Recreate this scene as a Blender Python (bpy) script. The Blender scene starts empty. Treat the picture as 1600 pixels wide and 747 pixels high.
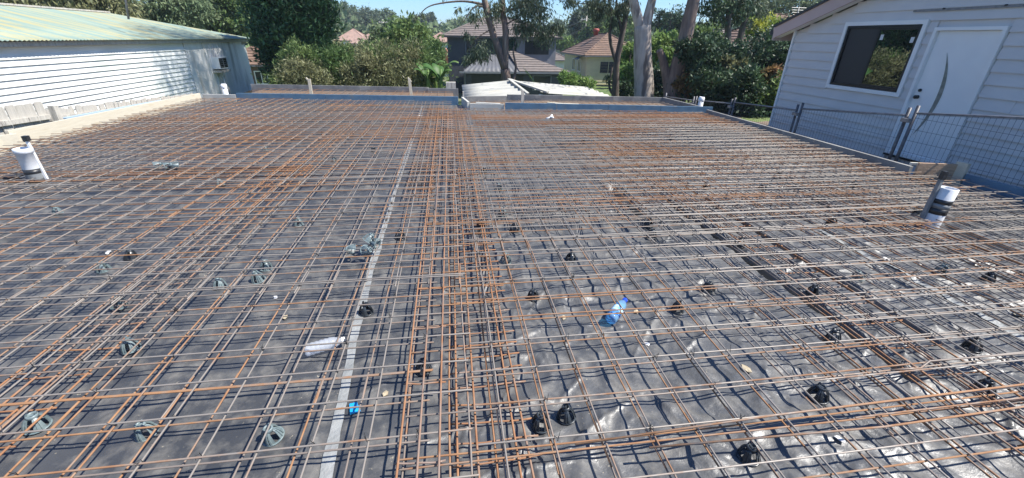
import bpy, bmesh, math, random
import numpy as np
from mathutils import Vector, Matrix
R = math.radians
SC = bpy.context.scene
COL = SC.collection

# ------------------------------------------------------------ camera
f_px = 655.8
pi_, ro_, ya_ = R(25.655), R(1.085), R(8.41)
CZ = 1.52
_cp, _sp, _cy, _sy = math.cos(pi_), math.sin(pi_), math.cos(ya_), math.sin(ya_)
FW = Vector((_sy*_cp, _cy*_cp, -_sp)); _rt = Vector((_cy, -_sy, 0)); _u = _rt.cross(FW)
RT = _rt*math.cos(ro_) + _u*math.sin(ro_)
UP = -_rt*math.sin(ro_) + _u*math.cos(ro_)
camd = bpy.data.cameras.new('camera'); cam = bpy.data.objects.new('camera', camd); COL.objects.link(cam)
camd.sensor_width = 36; camd.lens = 36*f_px/1600; camd.clip_start = .05; camd.clip_end = 3000
M = Matrix((RT, UP, -FW)).transposed().to_4x4(); M.translation = Vector((0, 0, CZ))
cam.matrix_world = M; SC.camera = cam

# ------------------------------------------------------------ light
SUN = Vector((math.cos(R(54))*math.cos(R(-17)), math.cos(R(54))*math.sin(R(-17)), math.sin(R(54))))
w = bpy.data.worlds.new('World'); SC.world = w; w.use_nodes = True
wn = w.node_tree; bg = wn.nodes['Background']
sky = wn.nodes.new('ShaderNodeTexSky'); sky.sky_type = 'NISHITA'; sky.sun_disc = False
sky.sun_elevation = R(54); sky.sun_rotation = math.atan2(SUN.x, SUN.y)
sky.altitude = 0; sky.air_density = 1.0; sky.dust_density = 0.1; sky.ozone_density = 3.0
tint = wn.nodes.new('ShaderNodeMix'); tint.data_type = 'RGBA'; tint.blend_type = 'MULTIPLY'; tint.inputs[0].default_value = 1; tint.inputs[7].default_value = (.60, .81, 1.06, 1)
wn.links.new(sky.outputs[0], tint.inputs[6]); wn.links.new(tint.outputs[2], bg.inputs[0]); bg.inputs[1].default_value = .1
sl = bpy.data.lights.new('sun', 'SUN'); sl.energy = 5.0; sl.angle = R(.5); sl.color = (1, .955, .88)
so = bpy.data.objects.new('sun', sl); COL.objects.link(so)
so.rotation_euler = SUN.to_track_quat('Z', 'Y').to_euler(); so.location = (20, -4, 30)
SC.view_settings.view_transform = 'Standard'; SC.view_settings.look = 'None'
SC.view_settings.exposure = .88; SC.view_settings.gamma = 1

rng = np.random.default_rng(7); random.seed(7)

# ------------------------------------------------------------ materials
def pmat(name, c1, c2=None, scale=4., rough=.7, bump=0., bscale=None, metal=0., spec=.5, stretch=None,
         detail=6, contrast=(.35, .65), world=False, c3=None, scale3=None, con3=(.55, .7), island=0., rough2=None, transl=0.):
    m = bpy.data.materials.new(name); m.use_nodes = True; nt = m.node_tree; N = nt.nodes; L = nt.links
    b = N['Principled BSDF']; b.inputs['Roughness'].default_value = rough; b.inputs['Metallic'].default_value = metal
    b.inputs['Specular IOR Level'].default_value = spec
    if world: src = N.new('ShaderNodeNewGeometry').outputs['Position']
    else: src = N.new('ShaderNodeTexCoord').outputs['Object']
    mp = N.new('ShaderNodeMapping'); L.new(src, mp.inputs[0])
    if stretch: mp.inputs['Scale'].default_value = stretch
    def noise(s, con, d=detail):
        n = N.new('ShaderNodeTexNoise'); n.inputs['Scale'].default_value = s; n.inputs['Detail'].default_value = d
        L.new(mp.outputs[0], n.inputs[0])
        r = N.new('ShaderNodeMapRange'); r.inputs[1].default_value = con[0]; r.inputs[2].default_value = con[1]
        L.new(n.outputs[0], r.inputs[0]); return n, r
    n, r = noise(scale, contrast)
    mx = N.new('ShaderNodeMix'); mx.data_type = 'RGBA'
    mx.inputs[6].default_value = (*c1, 1); mx.inputs[7].default_value = (*(c2 or c1), 1); L.new(r.outputs[0], mx.inputs[0])
    out = mx.outputs[2]
    if c3:
        _, r3 = noise(scale3 or scale*.3, con3)
        m3 = N.new('ShaderNodeMix'); m3.data_type = 'RGBA'; L.new(out, m3.inputs[6]); m3.inputs[7].default_value = (*c3, 1)
        L.new(r3.outputs[0], m3.inputs[0]); out = m3.outputs[2]
    if island:
        g = N.new('ShaderNodeNewGeometry'); hs = N.new('ShaderNodeHueSaturation')
        mr = N.new('ShaderNodeMapRange'); mr.inputs[3].default_value = 1-island; mr.inputs[4].default_value = 1+island
        L.new(g.outputs['Random Per Island'], mr.inputs[0]); L.new(mr.outputs[0], hs.inputs['Value'])
        L.new(out, hs.inputs['Color']); out = hs.outputs[0]
    L.new(out, b.inputs['Base Color'])
    if rough2 is not None:
        rr = N.new('ShaderNodeMapRange'); rr.inputs[3].default_value = rough; rr.inputs[4].default_value = rough2
        L.new(r.outputs[0], rr.inputs[0]); L.new(rr.outputs[0], b.inputs['Roughness'])
    if bump:
        bn = N.new('ShaderNodeTexNoise'); bn.inputs['Scale'].default_value = bscale or scale*4; bn.inputs['Detail'].default_value = 5
        L.new(mp.outputs[0], bn.inputs[0]); bu = N.new('ShaderNodeBump'); bu.inputs['Strength'].default_value = bump
        bu.inputs['Distance'].default_value = .02; L.new(bn.outputs[0], bu.inputs['Height']); L.new(bu.outputs[0], b.inputs['Normal'])
    if transl:
        t = N.new('ShaderNodeBsdfTranslucent'); L.new(out, t.inputs[0]); ms = N.new('ShaderNodeMixShader'); ms.inputs[0].default_value = transl
        L.new(b.outputs[0], ms.inputs[1]); L.new(t.outputs[0], ms.inputs[2]); L.new(ms.outputs[0], N['Material Output'].inputs[0])
    return m

def steel_mat(name, grey, rust, amount):
    """reinforcing bar: grey steel with rust patches that differ from bar to bar"""
    m = bpy.data.materials.new(name); m.use_nodes = True; nt = m.node_tree; N = nt.nodes; L = nt.links
    b = N['Principled BSDF']; b.inputs['Roughness'].default_value = .5; b.inputs['Metallic'].default_value = .25
    g = N.new('ShaderNodeNewGeometry'); oi = N.new('ShaderNodeObjectInfo')
    n1 = N.new('ShaderNodeTexNoise'); n1.inputs['Scale'].default_value = .55; n1.inputs['Detail'].default_value = 3; L.new(g.outputs['Position'], n1.inputs[0])
    n2 = N.new('ShaderNodeTexNoise'); n2.inputs['Scale'].default_value = 14; n2.inputs['Detail'].default_value = 4; L.new(g.outputs['Position'], n2.inputs[0])
    def mth(op, a, b_, v=None):
        k = N.new('ShaderNodeMath'); k.operation = op
        for i, x in enumerate((a, b_)):
            if isinstance(x, (int, float)): k.inputs[i].default_value = x
            else: L.new(x, k.inputs[i])
        return k.outputs[0]
    a = mth('MULTIPLY', n1.outputs[0], 1.6); c = mth('MULTIPLY', oi.outputs['Random'], .55); d = mth('MULTIPLY', n2.outputs[0], .9)
    s = mth('ADD', mth('ADD', a, c), d)
    # the far bays stood longest in the weather: more rust there
    sx = N.new('ShaderNodeSeparateXYZ'); L.new(g.outputs['Position'], sx.inputs[0])
    fr = N.new('ShaderNodeMapRange'); fr.inputs[1].default_value = 6.2; fr.inputs[2].default_value = 8.2; fr.inputs[4].default_value = .13; L.new(sx.outputs[1], fr.inputs[0])
    s = mth('ADD', s, fr.outputs[0])
    r = N.new('ShaderNodeMapRange'); r.inputs[1].default_value = 1.72-amount; r.inputs[2].default_value = 1.98-amount; L.new(s, r.inputs[0])
    mx = N.new('ShaderNodeMix'); mx.data_type = 'RGBA'; mx.inputs[6].default_value = (*grey, 1)
    rm = N.new('ShaderNodeMix'); rm.data_type = 'RGBA'; rm.inputs[6].default_value = (*rust, 1); rm.inputs[7].default_value = (rust[0]*.45, rust[1]*.36, rust[2]*.35, 1)
    L.new(n2.outputs[0], rm.inputs[0]); L.new(rm.outputs[2], mx.inputs[7]); L.new(r.outputs[0], mx.inputs[0])
    L.new(mx.outputs[2], b.inputs['Base Color'])
    rr = N.new('ShaderNodeMapRange'); rr.inputs[3].default_value = .48; rr.inputs[4].default_value = .85; L.new(r.outputs[0], rr.inputs[0]); L.new(rr.outputs[0], b.inputs['Roughness'])
    me = N.new('ShaderNodeMapRange'); me.inputs[3].default_value = .2; me.inputs[4].default_value = 0; L.new(r.outputs[0], me.inputs[0]); L.new(me.outputs[0], b.inputs['Metallic'])
    return m

MT = {}
MT['steel_grey'] = steel_mat('grey_steel', (.26, .23, .20), (.37, .21, .11), .12)
MT['steel_rust'] = steel_mat('rusty_steel', (.23, .19, .16), (.39, .22, .11), .34)
MT['steel_deep'] = steel_mat('deep_rust_steel', (.27, .20, .16), (.38, .20, .10), .52)
MT['timber'] = pmat('pine_timber', (.58, .53, .42), (.50, .45, .35), 5, .75, .1, stretch=(9, .7, 9), contrast=(.25, .75), c3=(.44, .34, .2), scale3=3, con3=(.6, .85), world=True)
MT['timber_grey'] = pmat('weathered_timber', (.52, .49, .43), (.38, .36, .32), 6, .85, .3, stretch=(4, 4, .5), c3=(.17, .155, .14), scale3=9)
MT['form_grey'] = pmat('grey_form_board', (.24, .24, .23), (.17, .17, .17), 5, .75, .1, world=True, c3=(.34, .33, .3), scale3=3)
MT['form_blue'] = pmat('blue_form_board', (.085, .165, .25), (.12, .21, .29), 6, .5, .05, world=True, c3=(.16, .2, .22), scale3=5, con3=(.58, .75))
MT['form_pale'] = pmat('pale_form_board', (.55, .53, .47), (.42, .42, .38), 5, .7, .1, world=True)
MT['form_brown'] = pmat('brown_ply', (.50, .34, .22), (.38, .25, .16), 9, .75, .2, world=True, stretch=(1, 1, 5))
MT['pvc'] = pmat('white_pvc', (.72, .73, .74), (.62, .63, .65), 12, .35, .03)
MT['pvc_grey'] = pmat('grey_band', (.22, .23, .235), (.15, .16, .165), 20, .45)
MT['black'] = pmat('black_plastic', (.014, .015, .017), (.03, .032, .036), 30, .38)
MT['chair_grey'] = pmat('lit_grey_plastic', (.17, .215, .22), (.11, .15, .16), 30, .42, world=True)  # blackish chair plastic coloured grey-green, its look when lit
MT['chair_black'] = pmat('dark_plastic', (.018, .022, .027), (.045, .055, .065), 30, .3, world=True)
MT['board_grey'] = pmat('grey_weatherboard', (.64, .61, .59), (.59, .565, .555), 2, .55, .05, c3=(.68, .65, .62), scale3=.9, world=True)
MT['board_beige'] = pmat('unpainted_board', (.42, .39, .34), (.36, .36, .36), 1.5, .6, world=True)
MT['white'] = pmat('white_paint', (.84, .83, .81), (.79, .78, .77), 3, .45, .03, world=True)
MT['shed_white'] = pmat('old_white_paint', (.74, .75, .72), (.64, .66, .63), 2.2, .6, .12, stretch=(1, .4, 2), c3=(.5, .55, .5), scale3=1.3, con3=(.6, .75), world=True)
MT['shed_grey'] = pmat('weathered_panel', (.80, .79, .76), (.68, .67, .64), 3, .75, .2, stretch=(1, 1, .25), c3=(.42, .41, .38), scale3=2, world=True)
MT['shed_roof'] = pmat('green_corrugated', (.25, .31, .245), (.16, .24, .22), 1.6, .55, .15, stretch=(.35, 3.2, 1), c3=(.33, .30, .16), scale3=1.2, con3=(.46, .62), world=True)
MT['aluminium'] = pmat('black_aluminium', (.012, .013, .015), None, 5, .35)
MT['fascia'] = pmat('primed_barge_board', (.58, .42, .38), (.52, .38, .34), 1.5, .6, world=True)
MT['roof_dark'] = pmat('dark_roof_sheet', (.03, .03, .035), None, 5, .4)
MT['galv'] = pmat('galvanised_tube', (.27, .265, .27), (.18, .18, .19), 20, .5, metal=.4, world=True)
MT['canopy'] = pmat('pale_corrugated', (.46, .45, .40), (.33, .33, .30), 2.6, .75, .1, stretch=(.5, 3, 1), c3=(.45, .38, .26), scale3=1.1, con3=(.6, .75), world=True)
MT['canopy_blue'] = pmat('blue_sheet', (.09, .17, .24), (.06, .12, .18), 3, .6, world=True)
MT['bark_pale'] = pmat('smooth_gum_bark', (.50, .44, .38), (.33, .29, .26), 2.2, .85, .5, stretch=(3, 3, .6), c3=(.17, .14, .12), scale3=1.6, con3=(.54, .64), bscale=12)
MT['bark_brown'] = pmat('brown_bark', (.24, .175, .14), (.14, .10, .085), 4, .9, .7, stretch=(3, 3, .5), c3=(.33, .27, .22), scale3=1.5, con3=(.56, .7), bscale=14)
MT['bark_dark'] = pmat('dark_bark', (.13, .10, .085), (.07, .06, .05), 4, .9, .6, stretch=(3, 3, .5))
def leafmat(n, a, b, transl=.3, isl=.45, rough=.5): return pmat(n, a, b, .9, rough, world=True, contrast=(.4, .6), island=isl, transl=transl, spec=.35)
MT['leaf_cyp'] = leafmat('cypress_leaf', (.03, .078, .032), (.075, .145, .055), .15)
MT['leaf_euc'] = leafmat('gum_leaf', (0.0943, 0.1305, 0.0798), (0.145, 0.174, 0.1015), .25)
MT['leaf_olive'] = leafmat('olive_leaf', (0.1625, 0.1755, 0.0845), (0.234, 0.234, 0.117), .3)
MT['leaf_green'] = leafmat('green_leaf', (0.0975, 0.1625, 0.052), (0.169, 0.234, 0.078), .35)
MT['leaf_bright'] = leafmat('bright_leaf', (0.143, 0.247, 0.065), (0.221, 0.312, 0.091), .4)
MT['leaf_yellow'] = leafmat('yellow_leaf', (0.416, 0.416, 0.065), (0.26, 0.338, 0.065), .4)
MT['leaf_dark'] = leafmat('dark_leaf', (0.029, 0.058, 0.029), (0.058, 0.1015, 0.0435), .2)
MT['leaf_far'] = leafmat('far_leaf', (.115, .165, .085), (.17, .21, .11), .2, .3, .9)
MT['leaf_banana'] = leafmat('banana_leaf', (0.07, 0.15, 0.04), (0.11, 0.18, 0.05), .35)
MT['leaf_red'] = leafmat('reddish_leaf', (0.338, 0.156, 0.091), (0.234, 0.169, 0.065), .3)
MT['tile_brown'] = pmat('brown_tiles', (.20, .125, .085), (.13, .085, .062), 3, .8, .2, world=True, c3=(.25, .165, .12), scale3=.8)
MT['tile_grey'] = pmat('grey_tiles', (.19, .155, .135), (.14, .12, .11), 3, .8, .2, world=True, c3=(.24, .2, .17), scale3=.8)
MT['tile_orange'] = pmat('orange_tiles', (.50, .2, .12), (.4, .17, .11), 3, .8, .2, world=True)
MT['tile_pink'] = pmat('faded_tiles', (.40, .26, .2), (.3, .21, .17), 2, .8, .2, world=True)
MT['metal_pale'] = pmat('pale_metal_roof', (.13, .132, .14), (.11, .112, .118), 2, .5, world=True)
MT['render_dark'] = pmat('dark_render', (.05, .055, .068), (.04, .045, .056), 2, .7, world=True)
MT['render_grey'] = pmat('grey_render', (.16, .17, .19), (.13, .14, .16), 2, .7, world=True)
MT['cream'] = pmat('cream_boards', (.60, .53, .32), (.52, .46, .29), 2, .7, world=True)
MT['brick_brown'] = pmat('brown_brickwork', (.19, .12, .09), (.13, .085, .07), 6, .85, world=True)
MT['brick_grey'] = pmat('grey_brickwork', (.17, .17, .15), (.12, .12, .11), 5, .85, world=True)
MT['wall_white'] = pmat('white_render', (.62, .62, .6), (.54, .54, .52), 2, .7, world=True)
MT['wall_blue'] = pmat('pale_blue_boards', (.34, .45, .55), (.3, .4, .5), 2, .7, world=True)
MT['window'] = pmat('dark_window', (.012, .015, .02), (.02, .024, .03), 3, .12, world=True)
MT['grass'] = pmat('grass', (.07, .12, .03), (.13, .17, .05), .8, .9, .4, world=True, c3=(.2, .17, .1), scale3=.25, bscale=6)
MT['soil'] = pmat('bare_soil', (.19, .14, .10), (.13, .10, .075), 3, .95, .6, world=True, bscale=20)
MT['tape'] = pmat('grey_duct_tape', (.29, .30, .295), (.19, .2, .2), 9, .5, .3, world=True, c3=(.22, .22, .22), scale3=22, con3=(.55, .7), bscale=60)
MT['leaf_dry'] = pmat('dry_leaf', (.42, .36, .25), (.30, .24, .16), 30, .7)
MT['yellow'] = pmat('yellow_plastic', (.7, .55, .06), None, 5, .5)
MT['blue_tape'] = pmat('blue_plastic_scrap', (.01, .28, .62), (.02, .36, .7), 20, .4)
MT['white_scrap'] = pmat('white_scrap', (.75, .74, .72), (.6, .6, .6), 20, .6)
MT['terracotta'] = pmat('red_pot', (.28, .05, .03), None, 5, .6)
MT['wire_steel'] = pmat('fence_wire', (.13, .13, .14), (.08, .08, .09), 20, .5, metal=.4)
MT['wire'] = pmat('black_wire', (.02, .02, .02), None, 5, .5)

def plastic_mat():
    m = bpy.data.materials.new('black_polythene'); m.use_nodes = True; nt = m.node_tree; N = nt.nodes; L = nt.links
    b = N['Principled BSDF']; g = N.new('ShaderNodeNewGeometry')
    def noise(s, lo, hi, d=6, rough=.6):
        n = N.new('ShaderNodeTexNoise'); n.inputs['Scale'].default_value = s; n.inputs['Detail'].default_value = d; n.inputs['Roughness'].default_value = rough
        L.new(g.outputs['Position'], n.inputs[0]); r = N.new('ShaderNodeMapRange'); r.inputs[1].default_value = lo; r.inputs[2].default_value = hi
        L.new(n.outputs[0], r.inputs[0]); return r.outputs[0], n
    sx = N.new('ShaderNodeSeparateXYZ'); L.new(g.outputs['Position'], sx.inputs[0])
    side = N.new('ShaderNodeMapRange'); side.inputs[1].default_value = -.7; side.inputs[2].default_value = .5; L.new(sx.outputs[0], side.inputs[0])
    a, _ = noise(1.1, .3, .7); dn, _ = noise(9, .45, .75, 8)
    m1 = N.new('ShaderNodeMix'); m1.data_type = 'RGBA'; m1.inputs[6].default_value = (.032, .034, .037, 1); m1.inputs[7].default_value = (.068, .070, .073, 1); L.new(a, m1.inputs[0])
    m2 = N.new('ShaderNodeMix'); m2.data_type = 'RGBA'; m2.inputs[7].default_value = (.19, .18, .16, 1); mr_ = N.new('ShaderNodeMix'); mr_.data_type = 'RGBA'; mr_.inputs[7].default_value = (.165, .168, .17, 1); ks = N.new('ShaderNodeMath'); ks.operation = 'MULTIPLY'; L.new(side.outputs[0], ks.inputs[0]); ks.inputs[1].default_value = .22; L.new(ks.outputs[0], mr_.inputs[0]); L.new(m1.outputs[2], mr_.inputs[6]); L.new(mr_.outputs[2], m2.inputs[6])  # base colour lightened towards the right to paint in the sheen
    k = N.new('ShaderNodeMath'); k.operation = 'MULTIPLY'; L.new(dn, k.inputs[0]); k.inputs[1].default_value = .8; L.new(k.outputs[0], m2.inputs[0])
    # dried mud and grit specks
    sp, _ = noise(55, .66, .74, 3); m3 = N.new('ShaderNodeMix'); m3.data_type = 'RGBA'; m3.inputs[7].default_value = (.34, .30, .22, 1)
    sq, _ = noise(2.3, .42, .6, 4); k2 = N.new('ShaderNodeMath'); k2.operation = 'MULTIPLY'; L.new(sp, k2.inputs[0]); L.new(sq, k2.inputs[1])
    L.new(m2.outputs[2], m3.inputs[6]); L.new(k2.outputs[0], m3.inputs[0]); L.new(m3.outputs[2], b.inputs['Base Color'])
    rr = N.new('ShaderNodeMapRange'); rr.inputs[3].default_value = .44; rr.inputs[4].default_value = .42; L.new(side.outputs[0], rr.inputs[0])
    ad = N.new('ShaderNodeMath'); ad.operation = 'MULTIPLY_ADD'; L.new(dn, ad.inputs[0]); ad.inputs[1].default_value = .18; L.new(rr.outputs[0], ad.inputs[2])
    L.new(ad.outputs[0], b.inputs['Roughness']); b.inputs['Specular IOR Level'].default_value = .75
    _, b1 = noise(26, 0, 1, 4); bu = N.new('ShaderNodeBump'); bu.inputs['Distance'].default_value = .012
    st = N.new('ShaderNodeMapRange'); st.inputs[3].default_value = .22; st.inputs[4].default_value = .4; L.new(side.outputs[0], st.inputs[0]); L.new(st.outputs[0], bu.inputs['Strength'])
    L.new(b1.outputs[0], bu.inputs['Height']); L.new(bu.outputs[0], b.inputs['Normal'])
    return m
MT['plastic'] = plastic_mat()

def glass_mat(name, col, rough=.02, mixt=.5):
    m = bpy.data.materials.new(name); m.use_nodes = True; nt = m.node_tree; N = nt.nodes; L = nt.links
    t = N.new('ShaderNodeBsdfTransparent'); t.inputs[0].default_value = (*col, 1)
    b = N['Principled BSDF']; b.inputs['Base Color'].default_value = (*col, 1); b.inputs['Roughness'].default_value = rough
    b.inputs['Specular IOR Level'].default_value = 1
    ms = N.new('ShaderNodeMixShader'); ms.inputs[0].default_value = mixt; L.new(t.outputs[0], ms.inputs[1]); L.new(b.outputs[0], ms.inputs[2])
    L.new(ms.outputs[0], N['Material Output'].inputs[0]); return m
MT['bottle_clear'] = glass_mat('clear_bottle_plastic', (.84, .87, .92), .12, .28)
MT['bottle_blue'] = glass_mat('blue_bottle_plastic', (.40, .74, 1.0), .10, .30)
def mirror_glass():
    m = bpy.data.materials.new('window_glass'); m.use_nodes = True; N = m.node_tree.nodes; L = m.node_tree.links
    b = N['Principled BSDF']; b.inputs['Base Color'].default_value = (.01, .012, .013, 1); b.inputs['Roughness'].default_value = .01
    g = N.new('ShaderNodeBsdfGlossy'); g.inputs['Roughness'].default_value = .01; g.inputs['Color'].default_value = (.8, .85, .85, 1)
    ms = N.new('ShaderNodeMixShader'); ms.inputs[0].default_value = .38; L.new(b.outputs[0], ms.inputs[1]); L.new(g.outputs[0], ms.inputs[2])
    L.new(ms.outputs[0], N['Material Output'].inputs[0]); return m
MT['glass'] = mirror_glass()

# ------------------------------------------------------------ mesh helpers
def tag(o, label=None, cat=None, group=None, kind=None):
    if label: o['label'] = label
    if cat: o['category'] = cat
    if group: o['group'] = group
    if kind: o['kind'] = kind
    return o
def link(name, me, parent=None, loc=None, rot=None, scale=None):
    o = bpy.data.objects.new(name, me); COL.objects.link(o)
    if parent: o.parent = parent
    if loc is not None: o.location = loc
    if rot is not None: o.rotation_euler = rot
    if scale is not None: o.scale = scale
    return o
def empty(name, loc=(0, 0, 0), rz=0.):
    o = bpy.data.objects.new(name, None); COL.objects.link(o); o.location = loc; o.rotation_euler = (0, 0, rz); o.empty_display_size = .1; return o
def mk(name, v, f, mat, smooth=False):
    me = bpy.data.meshes.new(name); me.from_pydata([tuple(p) for p in v], [], [tuple(int(i) for i in q) for q in f])
    if mat: me.materials.append(MT[mat] if isinstance(mat, str) else mat)
    if smooth: me.polygons.foreach_set('use_smooth', [True]*len(me.polygons))
    me.update(); return me
def mknp(name, v, quads, mat, smooth=False):
    v = np.asarray(v, np.float32); quads = np.asarray(quads, np.int32); k = quads.shape[1]
    me = bpy.data.meshes.new(name); me.vertices.add(len(v)); me.vertices.foreach_set('co', v.ravel())
    me.loops.add(quads.size); me.loops.foreach_set('vertex_index', quads.ravel())
    me.polygons.add(len(quads)); me.polygons.foreach_set('loop_start', np.arange(0, quads.size, k, dtype=np.int32))
    me.polygons.foreach_set('loop_total', np.full(len(quads), k, np.int32))
    if smooth: me.polygons.foreach_set('use_smooth', np.ones(len(quads), bool))
    me.materials.append(MT[mat]); me.update(calc_edges=True); me.validate(); return me
class MB:
    def __init__(s): s.v = []; s.f = []
    def add(s, v, f):
        n = len(s.v); s.v += [tuple(p) for p in v]; s.f += [tuple(i+n for i in q) for q in f]; return s
    def box(s, x0, x1, y0, y1, z0, z1):
        return s.add([(x0,y0,z0),(x1,y0,z0),(x1,y1,z0),(x0,y1,z0),(x0,y0,z1),(x1,y0,z1),(x1,y1,z1),(x0,y1,z1)],
                     [(0,3,2,1),(4,5,6,7),(0,1,5,4),(1,2,6,5),(2,3,7,6),(3,0,4,7)])
    def beam(s, a, b, w, h, up=(0,0,1)):
        """box along a->b, width w (sideways), height h (up), a and b on the centre line"""
        a = Vector(a); b = Vector(b); d = (b-a).normalized(); up = Vector(up); sd = d.cross(up).normalized(); u = sd.cross(d)
        v = []
        for p in (a, b):
            for i, j in ((-1,-1),(1,-1),(1,1),(-1,1)): v.append(p + sd*(i*w/2) + u*(j*h/2))
        return s.add(v, [(0,3,2,1),(4,5,6,7),(0,1,5,4),(1,2,6,5),(2,3,7,6),(3,0,4,7)])
    def tube(s, pts, rad, n=8, cap=True):
        pts = [Vector(p) for p in pts]; rad = rad if isinstance(rad, (list, tuple)) else [rad]*len(pts)
        base = len(s.v); ref = Vector((0, 0, 1))
        for i, p in enumerate(pts):
            d = (pts[min(i+1, len(pts)-1)] - pts[max(i-1, 0)]).normalized()
            if abs(d.dot(ref)) > .95: ref2 = Vector((1, 0, 0))
            else: ref2 = ref
            a = d.cross(ref2).normalized(); b = d.cross(a)
            for k in range(n):
                t = 2*math.pi*k/n; s.v.append(tuple(p + a*(rad[i]*math.cos(t)) + b*(rad[i]*math.sin(t))))
        for i in range(len(pts)-1):
            for k in range(n):
                k2 = (k+1) % n; s.f.append((base+i*n+k, base+i*n+k2, base+(i+1)*n+k2, base+(i+1)*n+k))
        if cap:
            s.f.append(tuple(base+k for k in range(n))[::-1]); s.f.append(tuple(base+(len(pts)-1)*n+k for k in range(n)))
        return s
    def lathe(s, prof, n=20, c=(0, 0, 0)):
        base = len(s.v)
        for r_, z in prof:
            for k in range(n):
                t = 2*math.pi*k/n; s.v.append((c[0]+r_*math.cos(t), c[1]+r_*math.sin(t), c[2]+z))
        for i in range(len(prof)-1):
            for k in range(n):
                k2 = (k+1) % n; s.f.append((base+i*n+k, base+i*n+k2, base+(i+1)*n+k2, base+(i+1)*n+k))
        return s
    def obj(s, name, mat, parent=None, smooth=False, **kw):
        return link(name, mk(name, s.v, s.f, mat, smooth), parent, **kw)

# smooth noise on a plane (numpy)
def vnoise(x, y, lam, seed, rot=0.):
    c, s_ = math.cos(rot), math.sin(rot); X = (x*c+y*s_)/lam; Y = (-x*s_+y*c)/lam
    g = np.random.default_rng(seed).random((256, 256))
    xi = np.floor(X).astype(int); yi = np.floor(Y).astype(int); fx = X-xi; fy = Y-yi
    fx = fx*fx*fx*(fx*(fx*6-15)+10); fy = fy*fy*fy*(fy*(fy*6-15)+10)
    q = lambda a, b: g[a % 256, b % 256]
    return ((q(xi, yi)*(1-fx)+q(xi+1, yi)*fx)*(1-fy) + (q(xi, yi+1)*(1-fx)+q(xi+1, yi+1)*fx)*fy)*2-1

# ------------------------------------------------------------ terrain
def sst(a, b, x): t = np.clip((x-a)/(b-a), 0, 1); return t*t*(3-2*t)
def terr(x, y):
    x = np.asarray(x, float); y = np.asarray(y, float); d = np.hypot(x, np.maximum(y, 0))
    st_ = 18+7*sst(4, 8, -x); z = -.62 - .35*sst(13, 18, y) - 2.4*sst(st_, st_+13, y)
    z = z + 5.2*sst(62, 150, d) + 4.5*sst(150, 300, d)
    z = z + .05*vnoise(x, y, 2.3, 3) + .4*sst(30, 80, d)*vnoise(x, y, 23, 4)
    return z
def tz(x, y): return float(terr(x, y))
gx = np.unique(np.concatenate([np.linspace(-900, -60, 22), np.linspace(-60, 60, 81), np.linspace(60, 900, 22)]))
gy = np.unique(np.concatenate([np.linspace(-900, -20, 12), np.linspace(-20, 60, 65), np.linspace(60, 320, 40), np.linspace(320, 1500, 12)]))
XX, YY = np.meshgrid(gx, gy); ZZ = terr(XX, YY)
# sunken under the building slab, whose own soil bed is built separately
ny, nx = XX.shape; idx = np.arange(nx*ny).reshape(ny, nx)
q = np.stack([idx[:-1, :-1], idx[:-1, 1:], idx[1:, 1:], idx[1:, :-1]], -1).reshape(-1, 4)
g = link('ground', mknp('ground', np.stack([XX, YY, ZZ], -1).reshape(-1, 3), q, 'grass', True)); tag(g, kind='structure')
# soil around the building site
b = MB(); XS = np.linspace(-9.2, 9.5, 40); YS = np.linspace(-8, 15.5, 50)
sv = [(x, y, tz(x, y)+.03+.05*float(vnoise(np.array(x), np.array(y), .7, 9))) for y in YS for x in XS]
sf = [(j*40+i, j*40+i+1, (j+1)*40+i+1, (j+1)*40+i) for j in range(49) for i in range(39)]
so_ = link('soil', mk('soil', sv, sf, 'soil', True)); tag(so_, kind='structure')

# ------------------------------------------------------------ slab bed: plastic sheet with wrinkles and trenches
TR = [(2.20, 2.27, 1.25, 4.0, .12), (2.63, 2.69, 1.5, 4.1, .10), (3.78, 3.88, 2.8, 4.3, .15), (4.45, 4.56, 1.9, 3.1, .15), (1.74, 1.83, 3.5, 4.5, .10), (2.55, 2.64, .6, 1.1, .10)]
crs = []
cr_rng = np.random.default_rng(11)
for i in range(620):
    right = i < 430
    cx = cr_rng.uniform(-.1, 5.4) if right else cr_rng.uniform(-5, -.2); cy = cr_rng.uniform(.5, 4.8) if i % 3 else cr_rng.uniform(4.8, 9)
    a = cr_rng.normal(.9, .5) if right else cr_rng.normal(.5, .6); ln = cr_rng.uniform(.15, .7)
    crs.append((cx, cy, a, ln, cr_rng.uniform(.005, .015) if right else cr_rng.uniform(.005, .013), cr_rng.uniform(.007, .018)))
def tape_x(y): return np.interp(y, [1.0, 2.1, 2.6, 4.6, 10.7], [-.525, -.59, -.61, -.635, -.66])
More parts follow.
